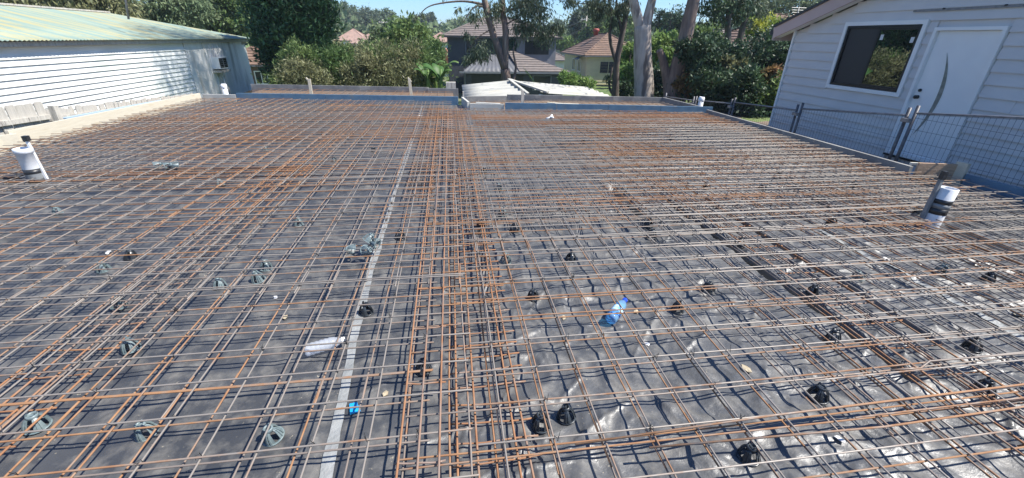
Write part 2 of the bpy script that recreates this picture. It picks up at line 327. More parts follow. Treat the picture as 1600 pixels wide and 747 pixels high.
def plastic_h(x, y):
    A = .42 + .58*sst(-.6, .35, x)
    wx = x + .12*vnoise(x, y, .5, 21); wy = y + .12*vnoise(x, y, .6, 22)
    h = A*(.012*vnoise(x, y, .6, 5) + .004*vnoise(wx, wy, .27, 6, .6) + .0015*vnoise(wx, wy, .09, 7, .9))
    for lam, sd_, rt_, am, st2 in ((.42, 41, .6, .018, 1.8), (.24, 42, -.35, .018, 2.4), (.14, 43, 1.1, .017, 2.0), (.085, 44, .2, .014, 2.4), (.05, 45, .8, .008, 1.8)):
        c_, s_ = math.cos(rt_), math.sin(rt_); ux = (wx*c_+wy*s_); uy = (-wx*s_+wy*c_)/st2
        h = h + A*am*(.5-np.abs(vnoise(ux, uy, lam, sd_)))
    for cx, cy, a, ln, hh, wd in crs:
        m = (np.abs(x-cx) < ln) & (np.abs(y-cy) < ln)
        if not m.any(): continue
        dx = x[m]-cx; dy = y[m]-cy; t = dx*math.cos(a)+dy*math.sin(a); n = -dx*math.sin(a)+dy*math.cos(a) + .06*t*t/ln
        h[m] += hh*np.exp(-np.abs(n)/wd*1.4)*np.exp(-(t/(ln*.5))**4)
    tp = np.exp(-((x-tape_x(y))/.06)**4); h = h*(1-tp*.8)
    for x0, x1, y0, y1, dp in TR:
        xm = x0+(x1-x0)/2 + .018*vnoise(y*1., y*0, .4, 33); hw = (x1-x0)/2
        h = h - dp*(1-sst(hw*.75, hw*1.15, np.abs(x-xm)))*sst(y0, y0+.15, y)*(1-sst(y1-.15, y1, y))
    return h - .005
def plastic_patch(x0, x1, y0, y1, st, skew=None):
    xs = np.arange(x0, x1+st*.5, st); ys = np.arange(y0, y1+st*.5, st); X, Y = np.meshgrid(xs, ys)
    if skew: Y = y0 + (Y-y0)*(skew(X)-y0)/(ys[-1]-y0)
    return X, Y
PV, PF = [], []; off = 0
def far_edge(X): return np.where(X < .3, 11.52-(X+5.3)*.135, 9.78-(X-1.2)*.165)
NX0, NX1, NY0, NY1 = -2.88, 4.20, .60, 3.96
for (x0, x1, y0, y1, st) in ((NX0, NX1, NY0, NY1, .0096), (-5.88, NX0, NY0, NY1, .06), (NX1, 6.12, NY0, NY1, .03)):
    X, Y = plastic_patch(x0, x1, y0, y1, st); Z = plastic_h(X.copy(), Y.copy()); n_, m_ = X.shape
    ix = np.arange(X.size).reshape(X.shape)+off; off += X.size
    PV.append(np.stack([X, Y, Z], -1).reshape(-1, 3)); PF.append(np.stack([ix[:-1, :-1], ix[:-1, 1:], ix[1:, 1:], ix[1:, :-1]], -1).reshape(-1, 4))
xs = np.arange(-5.88, 5.58, .04); ys = np.arange(0, 1.0001, 1/190.); X, T = np.meshgrid(xs, ys); Y = NY1 + T*(far_edge(X)-NY1)
Z = plastic_h(X.copy(), Y.copy()); ix = np.arange(X.size).reshape(X.shape)+off; off += X.size
PV.append(np.stack([X, Y, Z], -1).reshape(-1, 3)); PF.append(np.stack([ix[:-1, :-1], ix[:-1, 1:], ix[1:, 1:], ix[1:, :-1]], -1).reshape(-1, 4))
for (x0, x1, y0, y1, st) in ((-6.0, 6.2, -1.8, .60, .06),):
    X, Y = plastic_patch(x0, x1, y0, y1, st); Z = plastic_h(X.copy(), Y.copy()); ix = np.arange(X.size).reshape(X.shape)+off; off += X.size
    PV.append(np.stack([X, Y, Z], -1).reshape(-1, 3)); PF.append(np.stack([ix[:-1, :-1], ix[:-1, 1:], ix[1:, 1:], ix[1:, :-1]], -1).reshape(-1, 4))
pl = link('plastic_membrane', mknp('plastic_membrane', np.concatenate(PV), np.concatenate(PF), 'plastic', True))
tag(pl, 'black wrinkled polythene sheet spread under all the reinforcing mesh', 'plastic sheet', kind='structure')
b = MB()
def prism(mb, pts, z0, z1):
    n = len(pts); mb.add([(x, y, z0) for x, y in pts]+[(x, y, z1) for x, y in pts], [tuple(range(n))[::-1], tuple(range(n, 2*n))]+[(i, (i+1) % n, n+(i+1) % n, n+i) for i in range(n)])
prism(b, [(-6.05, 3.0), (6.1, 3.0), (5.66, 9.0), (1.2, 9.74), (.35, 9.8), (.3, 10.75), (-5.85, 11.6)], -.7, -.33)
prism(b, [(-6.05, -1.8), (6.2, -1.8), (6.1, 2.995), (-6.05, 2.995)], -.7, -.33)
fb = b.obj('slab_bed', 'soil'); tag(fb, kind='structure')
# joint tape on the plastic
def strip(name, xs_of_y, y0, y1, wd, lift, mat, n=260, seed=3):
    ys = np.linspace(y0, y1, n); xc = xs_of_y(ys); r1 = np.random.default_rng(seed)
    jit = np.convolve(r1.normal(0, .006, n+8), np.ones(9)/4, 'valid'); jit2 = np.convolve(r1.normal(0, .005, n+8), np.ones(9)/4, 'valid')
    v = []
    cols = np.linspace(-.5, .5, 6)
    for c in cols:
        x = xc + c*wd + (jit if c < -.4 else jit2 if c > .4 else 0)
        v.append(np.stack([x, ys, plastic_h(x.copy(), ys.copy())+lift+.004*(1-abs(c)*2)*0], -1))
    v = np.stack(v, 1).reshape(-1, 3); ix = np.arange(n*6).reshape(n, 6)
    return link(name, mknp(name, v, np.stack([ix[:-1, :-1], ix[:-1, 1:], ix[1:, 1:], ix[1:, :-1]], -1).reshape(-1, 4), mat, True))
tag(strip('joint_tape', tape_x, .8, 10.7, .048, .005, 'tape'), 'long pale grey tape strip running up the left bay of the plastic', 'tape')
tag(strip('joint_tape', lambda y: 3.22-.0*y, 1.1, 3.0, .04, .006, 'tape', 120, 8), 'short pale tape strip on the plastic at the right of the right bay', 'tape')

# ------------------------------------------------------------ reinforcing mesh
def bar_mesh(name, seed, bow, n=30, sides=6, rad=.0041):
    r1 = np.random.default_rng(seed); t = np.linspace(0, 1, n+1); y = bow*np.sin(t*math.pi*r1.uniform(1, 3)+r1.uniform(0, 3)); z = bow*.6*np.sin(t*math.pi*r1.uniform(2, 5)+r1.uniform(0, 3))
    y -= y.mean(); z -= z.mean(); v = []; f = []
    for i in range(n+1):
        for k in range(sides):
            a = 2*math.pi*k/sides; v.append((t[i], y[i]+rad*math.cos(a), z[i]+rad*math.sin(a)))
    for i in range(n):
        for k in range(sides): f.append((i*sides+k, i*sides+(k+1) % sides, (i+1)*sides+(k+1) % sides, (i+1)*sides+k))
    f.append(tuple(range(sides))[::-1]); f.append(tuple(n*sides+k for k in range(sides)))
    return v, f
BARS = {}
for mt in ('steel_grey', 'steel_rust', 'steel_deep'):
    for kind, bow, n, cnt, rad in (('cross', .006, 22, 5, .0041), ('long', .0035, 10, 5, .0041), ('heavy', .004, 22, 3, .0048)):
        BARS[mt, kind] = []
        for i in range(cnt):
            v, f = bar_mesh(kind, i*7+n, bow, n, 6, rad); me = mk(kind+'_bar', v, f, mt, True); BARS[mt, kind].append(me)
def far_lim(x): return float(far_edge(np.array(x)))-.06
def right_lim(y): return 5.57 if y > 4.3 else 6.08
PIPES = [(4.39, 3.02), (-4.505, 5.09)]
def bar(root, kind, x0, x1, y0, y1, z, mt, name):
    L_ = math.hypot(x1-x0, y1-y0)
    if L_ < .12: return
    dx, dy = (x1-x0)/L_, (y1-y0)/L_
    for px_, py_ in PIPES:        # the mesh is cut away round the risers
        t = (px_-x0)*dx+(py_-y0)*dy; d = abs(-(px_-x0)*dy+(py_-y0)*dx)
        if d < .13 and .02 < t < L_-.02 and name != 'skip':
            bar(root, kind, x0, x0+dx*(t-.15), y0, y0+dy*(t-.15), z, mt, name) if t > .28 else None
            bar(root, kind, x0+dx*(t+.15), x1, y0+dy*(t+.15), y1, z, mt, name) if L_-t > .28 else None
            return
    me = random.choice(BARS[mt, kind]); o = link(name, me, root); o.location = (x0-root.location.x, y0-root.location.y, z-root.location.z)
    o.rotation_euler = (0, random.uniform(-.0012, .0012), math.atan2(y1-y0, x1-x0)); o.scale = (L_, 1, 1)
def sheet(label, x0, x1, y0, y1, xph, yph, z, mt, group, over='cross', twist=0.):
    """one welded mesh sheet: cross bars run along x, long bars along y; phases fix the 200 mm grid"""
    root = empty('mesh_sheet', (x0, y0, z)); tag(root, label, 'reinforcing mesh', group)
    dzc = .0082 if over == 'cross' else -.0082
    cxs = [xph+.2*i for i in range(-60, 60) if x0+.015 < xph+.2*i < x1-.015]
    cys = [yph+.2*i for i in range(-60, 80) if y0+.015 < yph+.2*i < y1-.015]
    tw = math.tan(twist)
    for y in cys:
        j = random.gauss(0, .003); xa, xb = x0+random.uniform(-.01, .01), min(x1+random.uniform(-.01, .01), right_lim(y))
        ym = y+j
        # keep inside the far form
        while xb > xa and ym > far_lim(xb): xb -= .1
        if xa < .4 < xb and ym > far_lim(.41): xb = .2
        if ym > far_lim(xa): continue
        bar(root, 'cross', xa, xb, ym+tw*(xa-x0), ym+tw*(xb-x0), z+dzc+random.gauss(0, .0012), mt, 'cross_bar')
    for x in cxs:
        j = random.gauss(0, .003); ya, yb = y0+random.uniform(-.01, .01), min(y1+random.uniform(-.01, .01), far_lim(x))
        if x > 5.57: yb = min(yb, 4.2)
        if yb-ya < .15: continue
        bar(root, 'long', x+j-tw*(ya-y0), x+j-tw*(yb-y0), ya, yb, z+random.gauss(0, .0012), mt, 'long_bar')
    return root
ORD = ['first', 'second', 'third', 'fourth', 'fifth', 'sixth']
LX0, LX1, RX0, RX1 = -5.93, .04, -.25, 5.72
for i, ys_ in enumerate((.15, 2.33, 4.5, 6.7, 8.9)):
    sheet(f'upper grey mesh sheet of the left bay, {ORD[i]} row from the camera', LX0, LX1, ys_, ys_+2.42, .016+random.uniform(-.02, .02)*(i > 0), .0023+(0 if i == 0 else .03*i % .07), .092, 'steel_grey', 'upper mesh sheets', twist=random.uniform(-.002, .002)*(i > 0))
for i, ys_ in enumerate((-.75, 1.42, 3.62, 5.8, 8.0, 9.7)):
    sheet(f'lower rusty mesh sheet of the left bay, {ORD[i]} row from the camera', LX0, LX1-.18, ys_, ys_+2.42, -.040+random.uniform(-.025, .02)*(i > 1), -.018+(0 if i < 2 else .035*i % .08), .072, 'steel_rust', 'lower mesh sheets', twist=random.uniform(-.003, .003)*(i > 1))
for i, ys_ in enumerate((.62, 2.78, 4.95, 7.1)):
    sheet(f'upper grey mesh sheet of the right bay, {ORD[i]} row from the camera', RX0+.30, RX1+.3, ys_, ys_+2.42, .155+random.uniform(-.02, .02)*(i > 0), .1184+(0 if i == 0 else .04*i % .09), .086, 'steel_grey', 'upper mesh sheets', over='cross', twist=random.uniform(-.002, .002)*(i > 0))
for i, ys_ in enumerate((-1.22, .98, 3.18, 5.35, 7.55)):
    sheet(f'lower rusty mesh sheet of the right bay, {ORD[i]} row from the camera', RX0, RX1, ys_, ys_+2.42, .142+random.uniform(-.03, .03)*(i > 1), .075+(-.015 if i == 0 else .03*i % .07), .070, 'steel_rust', 'lower mesh sheets', twist=random.uniform(-.004, .003)*(i > 1))
for i, (xa_, xb_, ys_, lab) in enumerate(((.2, 5.7, 3.3, 'nearer bottom mesh sheet deep under the right bay'), (.1, 5.7, 5.5, 'farther bottom mesh sheet deep under the right bay'), (-5.9, -.3, 4.6, 'nearer bottom mesh sheet deep under the left bay'), (-5.9, -.3, 6.8, 'farther bottom mesh sheet deep under the left bay'))):
    sheet(lab, xa_, xb_, ys_, ys_+2.42, .06+.03*i, .13-.02*i, .040, 'steel_grey', 'bottom mesh sheets', twist=-.002)
for i, ys_ in enumerate((.95, 3.15, 5.3)):
    sheet(f'extra grey mesh sheet doubled over the right bay, {ORD[i]} row from the camera', 1.62, 5.72, ys_, ys_+2.42, .190+random.uniform(-.01, .01), .045+.02*i, .100, 'steel_grey', 'extra mesh sheets', twist=.002)
def ladder(label, axis, c, w_, a, b_, z, mt='steel_deep', n=3, kind='long', cross=.2):
    root = empty('trench_mesh', (c, a, z) if axis == 'y' else (a, c, z)); tag(root, label, 'trench mesh', 'trench mesh ladders in the beams')
    for k in range(n):
        t = c-w_/2+w_*k/(n-1)+random.gauss(0, .008)
        if axis == 'y': bar(root, 'heavy', t, t+random.gauss(0, .02), a, b_, z, mt, 'long_bar')
        else: bar(root, 'heavy', a, b_, t, t+random.gauss(0, .02), z, mt, 'long_bar')
    s = a+.08
    while s < b_:
        if axis == 'y': bar(root, 'long', c-w_/2-.03, c+w_/2+.03, s, s+random.gauss(0, .01), z-.009, mt, 'tie_bar')
        else: bar(root, 'long', s, s+random.gauss(0, .01), c-w_/2-.03, c+w_/2+.03, z-.009, mt, 'tie_bar')
        s += cross
    return root
ladder('rusty trench mesh ladder along the centre beam, near length', 'y', .12, .30, .5, 5.1, .045, n=5, cross=.1)
ladder('rusty trench mesh ladder along the centre beam, far length', 'y', .08, .36, 4.9, 9.9, .05, n=5, cross=.1)
ladder('rusty trench mesh ladder just right of the long tape strip in the far half', 'y', -.36, .26, 4.0, 10.2, .06, n=4, cross=.13)
ladder('high rusty trench mesh ladder over the centre beam', 'y', -.17, .13, .6, 9.9, .102, n=3, cross=.4)
ladder('rusty trench mesh ladder along the left beam, near length', 'y', -1.92, .30, .7, 4.6, .055, n=4)
ladder('rusty trench mesh ladder along the left beam, far length', 'y', -1.90, .30, 4.5, 8.2, .055, n=4)
ladder('rusty trench mesh ladder across the left bay beside the left pipe', 'x', 5.12, .34, -5.8, -1.7, .06, n=4)
ladder('rusty trench mesh ladder across the far end of the left bay', 'x', 8.6, .34, -5.8, -.1, .06, n=4)
ladder('rusty trench mesh ladder across the middle of the right bay', 'x', 3.72, .30, .35, 3.3, .06, n=4)
ladder('rusty trench mesh ladder along the right hand trenches', 'y', 2.42, .30, .6, 4.4, .055, n=3)
ladder('rusty trench mesh ladder beside the right pipe', 'y', 4.05, .24, 1.4, 4.6, .055, n=3)
ladder('rusty trench mesh ladder across the far end of the right bay', 'x', 8.45, .42, .4, 5.3, .10, n=5, cross=.2)
ladder('second rusty trench mesh ladder across the far end of the right bay', 'x', 7.75, .34, .4, 5.3, .10, n=4)
ladder('rusty trench mesh ladder under the right board', 'y', 5.2, .24, 4.4, 8.7, .06, n=3)
# a few bent loose bars
for lab, pts in (('loose thin rusty bar lying crooked on the right bay mesh near the camera', [(2.05, 1.28, .105), (2.2, 1.27, .11), (2.3, 1.31, .108), (2.9, 1.30, .108), (3.5, 1.34, .11)]),
                 ('loose straight bar lying across the mesh lap in the near right bay', [(.42, 1.07, .108), (1.3, 1.10, .11), (2.6, 1.12, .108)]),
                 ('loose doubled rusty bar near the bottom right of the mesh', [(.7, 1.02, .108), (1.7, .99, .11), (3.0, 1.02, .11)])):
    b = MB(); b.tube(pts, .0048, 6); tag(b.obj('loose_bar', 'steel_rust', None, True), lab, 'steel bar')

tw = MB(); r2 = random.Random(77)  # black loops added at the crossings to stand in for weld shadows
for i in range(520):
    left = i % 2; gx_ = (.016 if left else .155)+.2*r2.randint(-14 if left else 0, -1 if left else 17); gy_ = (.0023 if left else .1184)+.2*r2.randint(5, 22)
    a_ = r2.uniform(.5, 1.1)*r2.choice((-1, 1)); c_, s_ = math.cos(a_), math.sin(a_); zz = .094 if left else .088
    P_ = [(gx_-.010*c_, gy_-.010*s_, zz-.008), (gx_-.008*c_, gy_-.008*s_, zz+.012), (gx_+.008*c_, gy_+.008*s_, zz+.013), (gx_+.011*c_, gy_+.011*s_, zz-.004), (gx_+r2.gauss(0, .012), gy_+r2.gauss(0, .012), zz+.030)]
    tw.tube(P_, .0014, 3, False)
tag(tw.obj('weld_shadow_loops', 'wire'), 'small twisted black loops standing in for weld shadows at the crossings of the mesh', kind='stuff')
# ------------------------------------------------------------ bar chairs
def chair_parts(mat):
    P = {}
    # foot ring
    b = MB(); n = 20
    prof = [(.040, .001), (.049, .0015), (.052, .004), (.049, .007), (.040, .006), (.040, .001)]
    b.lathe(prof, n); P['foot_ring'] = mk('foot_ring', b.v, b.f, mat, True)
    # a leg: curved tapering strap with ribs
    def leg(a0, wide):
        b = MB(); prev = None; K = 6
        prf = [(.046, .004), (.043, .022), (.037, .042), (.029, .058), (.018, .068)]
        for s_, off_ in ((1, .0), (-1, -.004)):
            pass
        v = []; f = []
        for i, (r_, z) in enumerate(prf):
            hw = wide*(1-.30*i/4)
            for t, dr in ((-hw, 0), (-hw*.45, 0), (-hw*.45, .004), (-hw*.15, .004), (-hw*.15, 0), (hw*.15, 0), (hw*.15, .004), (hw*.45, .004), (hw*.45, 0), (hw, 0)):
                a = a0+t; v.append(((r_+dr)*math.cos(a), (r_+dr)*math.sin(a), z))
            for t in (hw, -hw):
                a = a0+t; v.append(((r_-.005)*math.cos(a), (r_-.005)*math.sin(a), z-.002))
        m_ = 12
        for i in range(len(prf)-1):
            for k in range(m_):
                k2 = (k+1) % m_; f.append((i*m_+k, i*m_+k2, (i+1)*m_+k2, (i+1)*m_+k))
        f.append(tuple(range(m_))[::-1]); f.append(tuple((len(prf)-1)*m_+k for k in range(m_)))
        return mk('leg', v, f, mat, False)
    P['legs'] = [leg(a, .52) for a in (.5, .5+math.pi/2, .5+math.pi, .5+1.5*math.pi)]
    # collar with saddle
    b = MB(); b.lathe([(.013, .056), (.022, .060), (.023, .072), (.020, .078), (.014, .078), (.012, .066), (.013, .056)], 16)
    P['collar'] = mk('collar', b.v, b.f, mat, True)
    b = MB()
    for sx in (-1, 1): b.beam((sx*.016, -.006, .078), (sx*.016, .006, .078), .006, .022)
    b.beam((-.016, 0, .070), (.016, 0, .070), .010, .008)
    P['saddle'] = mk('saddle', b.v, b.f, mat, False)
    return P
CP = {'g': chair_parts('chair_grey'), 'b': chair_parts('chair_black')}
def place_chair(label, x, y, kind='b', s=1., tilt=None, z=0):
    P = CP[kind]; r_ = empty('bar_chair', (x, y, float(plastic_h(np.array([x]), np.array([y]))[0])*.6+.004+z), random.uniform(0, 6.28)); r_.scale = (s, s, s)
    if tilt: r_.rotation_euler = (tilt[0], tilt[1], r_.rotation_euler.z)
    tag(r_, label, 'bar chair', 'plastic bar chairs holding up the mesh')
    link('foot_ring', P['foot_ring'], r_)
    for l in P['legs']: link('leg', l, r_)
    link('collar', P['collar'], r_); link('saddle', P['saddle'], r_)
CH = [
 (-1.72, 2.00, 'g', 'pale grey bar chair alone in the near left bay, left of the clear bottle'),
 (-1.79, 1.52, 'g', 'pale grey arched bar chair in the bottom left corner'),
 (-.79, 1.34, 'g', 'grey bar chair just left of the tape strip at the bottom of the picture'),
 (-1.31, 1.42, 'g', 'half hidden grey bar chair right of the arched one, bottom left'),
 (-.19, 1.66, 'b', 'dark bar chair under the centre beam, right of the blue scrap on the tape'),
 (-1.55, 2.59, 'g', 'grey bar chair in the middle of the left bay, left of a close pair'),
 (-2.05, 2.43, 'g', 'grey bar chair under the dense rusty bars of the left beam'),
 (-1.34, 2.66, 'g', 'nearer bar chair of the close pair in the middle of the left bay'),
 (-1.35, 2.82, 'g', 'farther bar chair of the close pair in the middle of the left bay'),
 (-2.44, 2.91, 'g', 'grey bar chair left of the left beam, before a dark one'),
 (-2.39, 3.10, 'b', 'dark bar chair just behind the grey one left of the left beam'),
 (-3.60, 4.10, 'g', 'grey bar chair in front of the left white pipe'),
 (-1.37, 3.61, 'g', 'grey bar chair left of the tape, beyond the heap of chairs'),
 (-.56, 2.20, 'b', 'dark bar chair standing on the tape strip, nearer than the heap'),
 (-.46, 3.24, 'b', 'dark bar chair just right of the tape, beyond the heap'),
 (.45, 3.68, 'g', 'grey bar chair right of the centre beam, farther of two'),
 (.51, 3.29, 'b', 'dark bar chair right of the centre beam, nearer of two'),
 (.22, 3.37, 'b', 'dark bar chair inside the centre beam in the middle distance'),
 (.36, 2.74, 'g', 'bluish grey bar chair at the right edge of the centre beam'),
 (.48, 2.25, 'b', 'dark bar chair on glossy plastic, between centre beam and blue bottle'),
 (.85, 2.70, 'b', 'dark bar chair up and left of the blue bottle'),
 (1.65, 3.04, 'b', 'dark bar chair directly beyond the blue bottle, nearer of two close ones'),
 (1.73, 3.27, 'b', 'dark bar chair beyond the blue bottle, farther of two close ones'),
 (1.34, 1.99, 'b', 'dark bar chair just right of the blue bottle'),
 (1.66, 2.18, 'b', 'dark bar chair second to the right of the blue bottle'),
 (.33, 1.26, 'b', 'left of two adjoining dark bar chairs at the foot of the centre beam'),
 (.45, 1.29, 'b', 'right of two adjoining dark bar chairs at the foot of the centre beam'),
 (1.13, 1.00, 'b', 'dark bar chair at the bottom edge of the right bay'),
 (1.66, 1.25, 'b', 'dark bar chair right of and beyond the bottom edge one'),
 (2.82, 2.20, 'g', 'tall bluish bar chair beside the right trenches'),
 (2.33, 2.06, 'b', 'dark bar chair at the side of the first trench, left of the tall bluish one'),
 (3.53, 2.22, 'g', 'grey bar chair right of the short tape strip, left of two'),
 (3.73, 2.07, 'b', 'dark bar chair right of the short tape strip, right of two'),
 (2.08, 1.62, 'b', 'dark bar chair beside the nearest dark trench opening'),
 (2.80, 1.46, 'b', 'dark bar chair right of the trenches, near the bottom right'),
 (2.50, 1.18, 'b', 'dark bar chair in the bottom right corner'),
 (2.82, 4.17, 'b', 'small dark bar chair in the middle of the right bay, left of two in line'),
 (3.47, 4.11, 'b', 'small dark bar chair in the middle of the right bay, right of two in line'),
 (4.64, 4.10, 'b', 'small dark bar chair beyond the right pipe, near the board'),
 (1.88, 4.23, 'g', 'small bluish bar chair among the rusty bars of the right bay'),
 (-2.53, 4.80, 'g', 'small grey bar chair beyond the left beam, right of the coil of chairs'),
 (-2.65, 6.40, 'g', 'small bluish bar chair far up the left bay'),
 (-1.53, 5.67, 'g', 'small grey bar chair far up the left bay, left of the tape'),
 (.37, 4.99, 'b', 'small dark bar chair at the right side of the centre beam, far half'),
 (.50, 4.40, 'g', 'small grey bar chair right of the centre beam, halfway up'),
 (1.43, 6.41, 'b', 'tiny dark bar chair far up the right bay, left of two'),
 (2.09, 6.50, 'b', 'tiny dark bar chair far up the right bay, right of two'),
 (4.00, 4.53, 'b', 'small dark bar chair under the right board, left of the brown end board'),
 (2.31, 2.81, 'b', 'dark bar chair over the first trench in the middle distance'),
 (4.57, 3.29, 'b', 'small dark bar chair just left of the right pipe'),
 (5.25, 3.50, 'b', 'small dark bar chair just right of the right pipe'),
 (-2.10, 7.37, 'b', 'tiny dark bar chair near the far end of the left bay'),
 (-1.11, 6.18, 'b', 'tiny dark bar chair far up the left bay, just left of the tape'),
 (-3.9, 7.6, 'b', 'tiny dark bar chair far left beyond the left white pipe'),
 (3.6, 6.6, 'b', 'tiny dark bar chair far up the right bay near the right board'),
 (3.45, 3.12, 'b', 'fallen looking dark bar chair beside the third trench'),
]
for x, y, k, lab in CH:
    place_chair(lab, x, y, k, random.uniform(.80, .92), (random.gauss(0, .10), random.gauss(0, .10)))
for i, (x, y, t, lab) in enumerate(((-.74, 2.88, 1.3, 'bar chair lying on its side, leftmost in the heap by the tape'), (-.66, 2.84, -1.2, 'bar chair lying on its side, front of the heap on the tape'), (-.58, 2.92, 1.4, 'bar chair lying on its side, rightmost in the heap by the tape'), (-.66, 2.95, .5, 'bar chair at the back of the heap on the tape'))):
    place_chair(lab, x, y, 'g', .85, (t, .3*i-.4), .085+.012*i)
for i, (x, y, t, lab) in enumerate(((-3.45, 5.31, 1.35, 'left of three fallen bar chairs in a row beyond the left pipe'), (-3.32, 5.28, 1.3, 'middle of three fallen bar chairs in a row beyond the left pipe'), (-3.19, 5.29, 1.2, 'right of three fallen bar chairs in a row beyond the left pipe'))):
    place_chair(lab, x, y, 'g', .95, (t, .2*i-.2), .09)

# ------------------------------------------------------------ bottles, pipes, litter
def bottle(label, a, b_, r_, mat, capmat, labmat=None, z=.045):
    L_ = math.dist(a, b_); ang = math.atan2(b_[1]-a[1], b_[0]-a[0])
    root = empty('water_bottle', (a[0], a[1], z), ang); tag(root, label, 'bottle')
    prof = [(.0, 0), (r_*.7, .0), (r_*.98, .008)]
    zz = .02
    while zz < L_*.60: prof += [(r_, zz), (r_*.93, zz+.006), (r_*.93, zz+.010), (r_, zz+.016)]; zz += .022
    prof += [(r_, L_*.64), (r_*.86, L_*.75), (r_*.55, L_*.86), (r_*.36, L_*.90), (r_*.36, L_*.915)]
    b = MB(); b.lathe(prof, 20); v = [(z_, y_, -x_) for x_, y_, z_ in b.v]; b.v = v
    b.obj('body', mat, root, True)
    b = MB(); b.lathe([(0, L_*.905), (r_*.44, L_*.905), (r_*.46, L_), (0, L_)], 14); b.v = [(z_, y_, -x_) for x_, y_, z_ in b.v]; b.obj('cap', capmat, root, False)
    if labmat:
        b = MB(); b.lathe([(r_*1.01, L_*.28), (r_*1.015, L_*.5)], 20); b.v = [(z_, y_, -x_) for x_, y_, z_ in b.v]; b.obj('wrapper', labmat, root, True)
    return root
bottle('clear plastic bottle lying on the black plastic left of the tape strip', (-.80, 1.83), (-.615, 1.90), .033, 'bottle_clear', 'white_scrap')
bottle('blue plastic bottle lying under the mesh on the glossy plastic', (.87, 1.90), (1.035, 2.09), .035, 'bottle_blue', pmat('blue_cap', (.01, .06, .55), None, 4, .4), pmat('bottle_wrapper', (.12, .42, .75), (.5, .65, .8), 40, .4))

def lathe_obj(name, prof, mat, parent, n=28): b = MB(); b.lathe(prof, n); return b.obj(name, mat, parent, True)
pr_ = empty('pipe_riser', (-4.505, 5.09, .0)); pr_.scale = (1, 1, 1.08); pr_.rotation_euler = (0, R(0), 0); tag(pr_, 'short wide white pipe standing in the left bay with a low black band', 'pipe')
lathe_obj('pipe_wall', [(.074, .10), (.074, .30), (.079, .302), (.079, .345), (.073, .348), (.066, .345), (.066, .12)], 'pvc', pr_)
lathe_obj('tape_band', [(.0745, .145), (.0765, .147), (.0765, .10), (.0745, .098)], 'black', pr_)
lathe_obj('grey_band', [(.0755, .098), (.0755, .045), (.0755, .044)], 'pvc_grey', pr_)
lathe_obj('tape_band', [(.0755, .045), (.0775, .043), (.0775, .0), (.0755, .0)], 'black', pr_)
lathe_obj('base', [(.074, .02), (.074, .10)], 'pvc_grey', pr_)
b = MB(); b.beam((.095, 0, 0), (.05, .03, .42), .022, .022, (0, 1, 0)); b.obj('stake', 'pvc', pr_)
b = MB(); b.box(.03, .075, .01, .055, .41, .46); b.beam((.053, .03, .44), (.03, .04, .40), .02, .02, (0, 1, 0)); b.obj('stake_cap', 'black', pr_)
pr2 = empty('pipe_riser', (4.39, 3.02, -.02)); pr2.rotation_euler = (0, R(3), 0); tag(pr2, 'tall slim white pipe standing in the right bay with two black tape bands', 'pipe')
lathe_obj('pipe_wall', [(.072, 0), (.072, .385), (.066, .388), (.062, .385), (.062, .1)], 'pvc', pr2)
lathe_obj('tape_band', [(.0725, .245), (.0745, .245), (.0745, .285), (.0725, .285)], 'black', pr2)
lathe_obj('grey_band', [(.0730, .20), (.0735, .20), (.0735, .245), (.0730, .245)], 'pvc_grey', pr2)
lathe_obj('tape_band', [(.0725, .145), (.0745, .145), (.0745, .20), (.0725, .20)], 'black', pr2)
b = MB(); b.beam((-.092, .02, 0), (-.088, .03, .46), .03, .03, (0, 1, 0)); b.obj('stake', 'pvc_grey', pr2)
b = MB(); b.beam((-.088, .03, .455), (-.086, .03, .53), .038, .038, (0, 1, 0)); b.obj('stake_tip', 'black', pr2)
for x, y, lab in ((-5.72, 12.3, 'small white pipe stub beyond the far left board corner'), (5.95, 9.75, 'small white pipe stub beyond the far right board end')):
    r_ = empty('pipe_stub', (x, y, -.3)); tag(r_, lab, 'pipe'); lathe_obj('pipe_wall', [(.06, 0), (.06, .62), (.05, .622), (.05, .3)], 'pvc', r_)
    lathe_obj('collar', [(.066, .52), (.07, .53), (.07, .6), (.06, .605)], 'pvc', r_)
b = MB(); b.lathe([(.0, .0), (.055, .0), (.055, .03), (.04, .045), (.0, .045)], 14); o = b.obj('rubber_cap', 'black', None, True, loc=(-4.78, 5.12, .03)); tag(o, 'black round rubber cap on the mesh left of the wide white pipe', 'cap')
b = MB(); b.tube([(0, 0, 0), (.09, .04, .02), (.13, .10, .05)], .022, 8); b.tube([(.08, .035, .02), (.12, -.05, .03)], .020, 8); tag(b.obj('pipe_offcut', 'white_scrap', None, True, loc=(1.85, 8.22, .1)), 'white branched pipe offcut on rusty mesh near the far right board', 'pipe offcut')
b = MB(); b.lathe([(.0, 0), (.028, .0), (.03, .05), (.02, .07), (.0, .07)], 8); tag(b.obj('yellow_bar_cap', 'yellow', None, True, loc=(-3.78, 3.76, .09)), 'small yellow plastic cap at the left picture edge', 'cap')
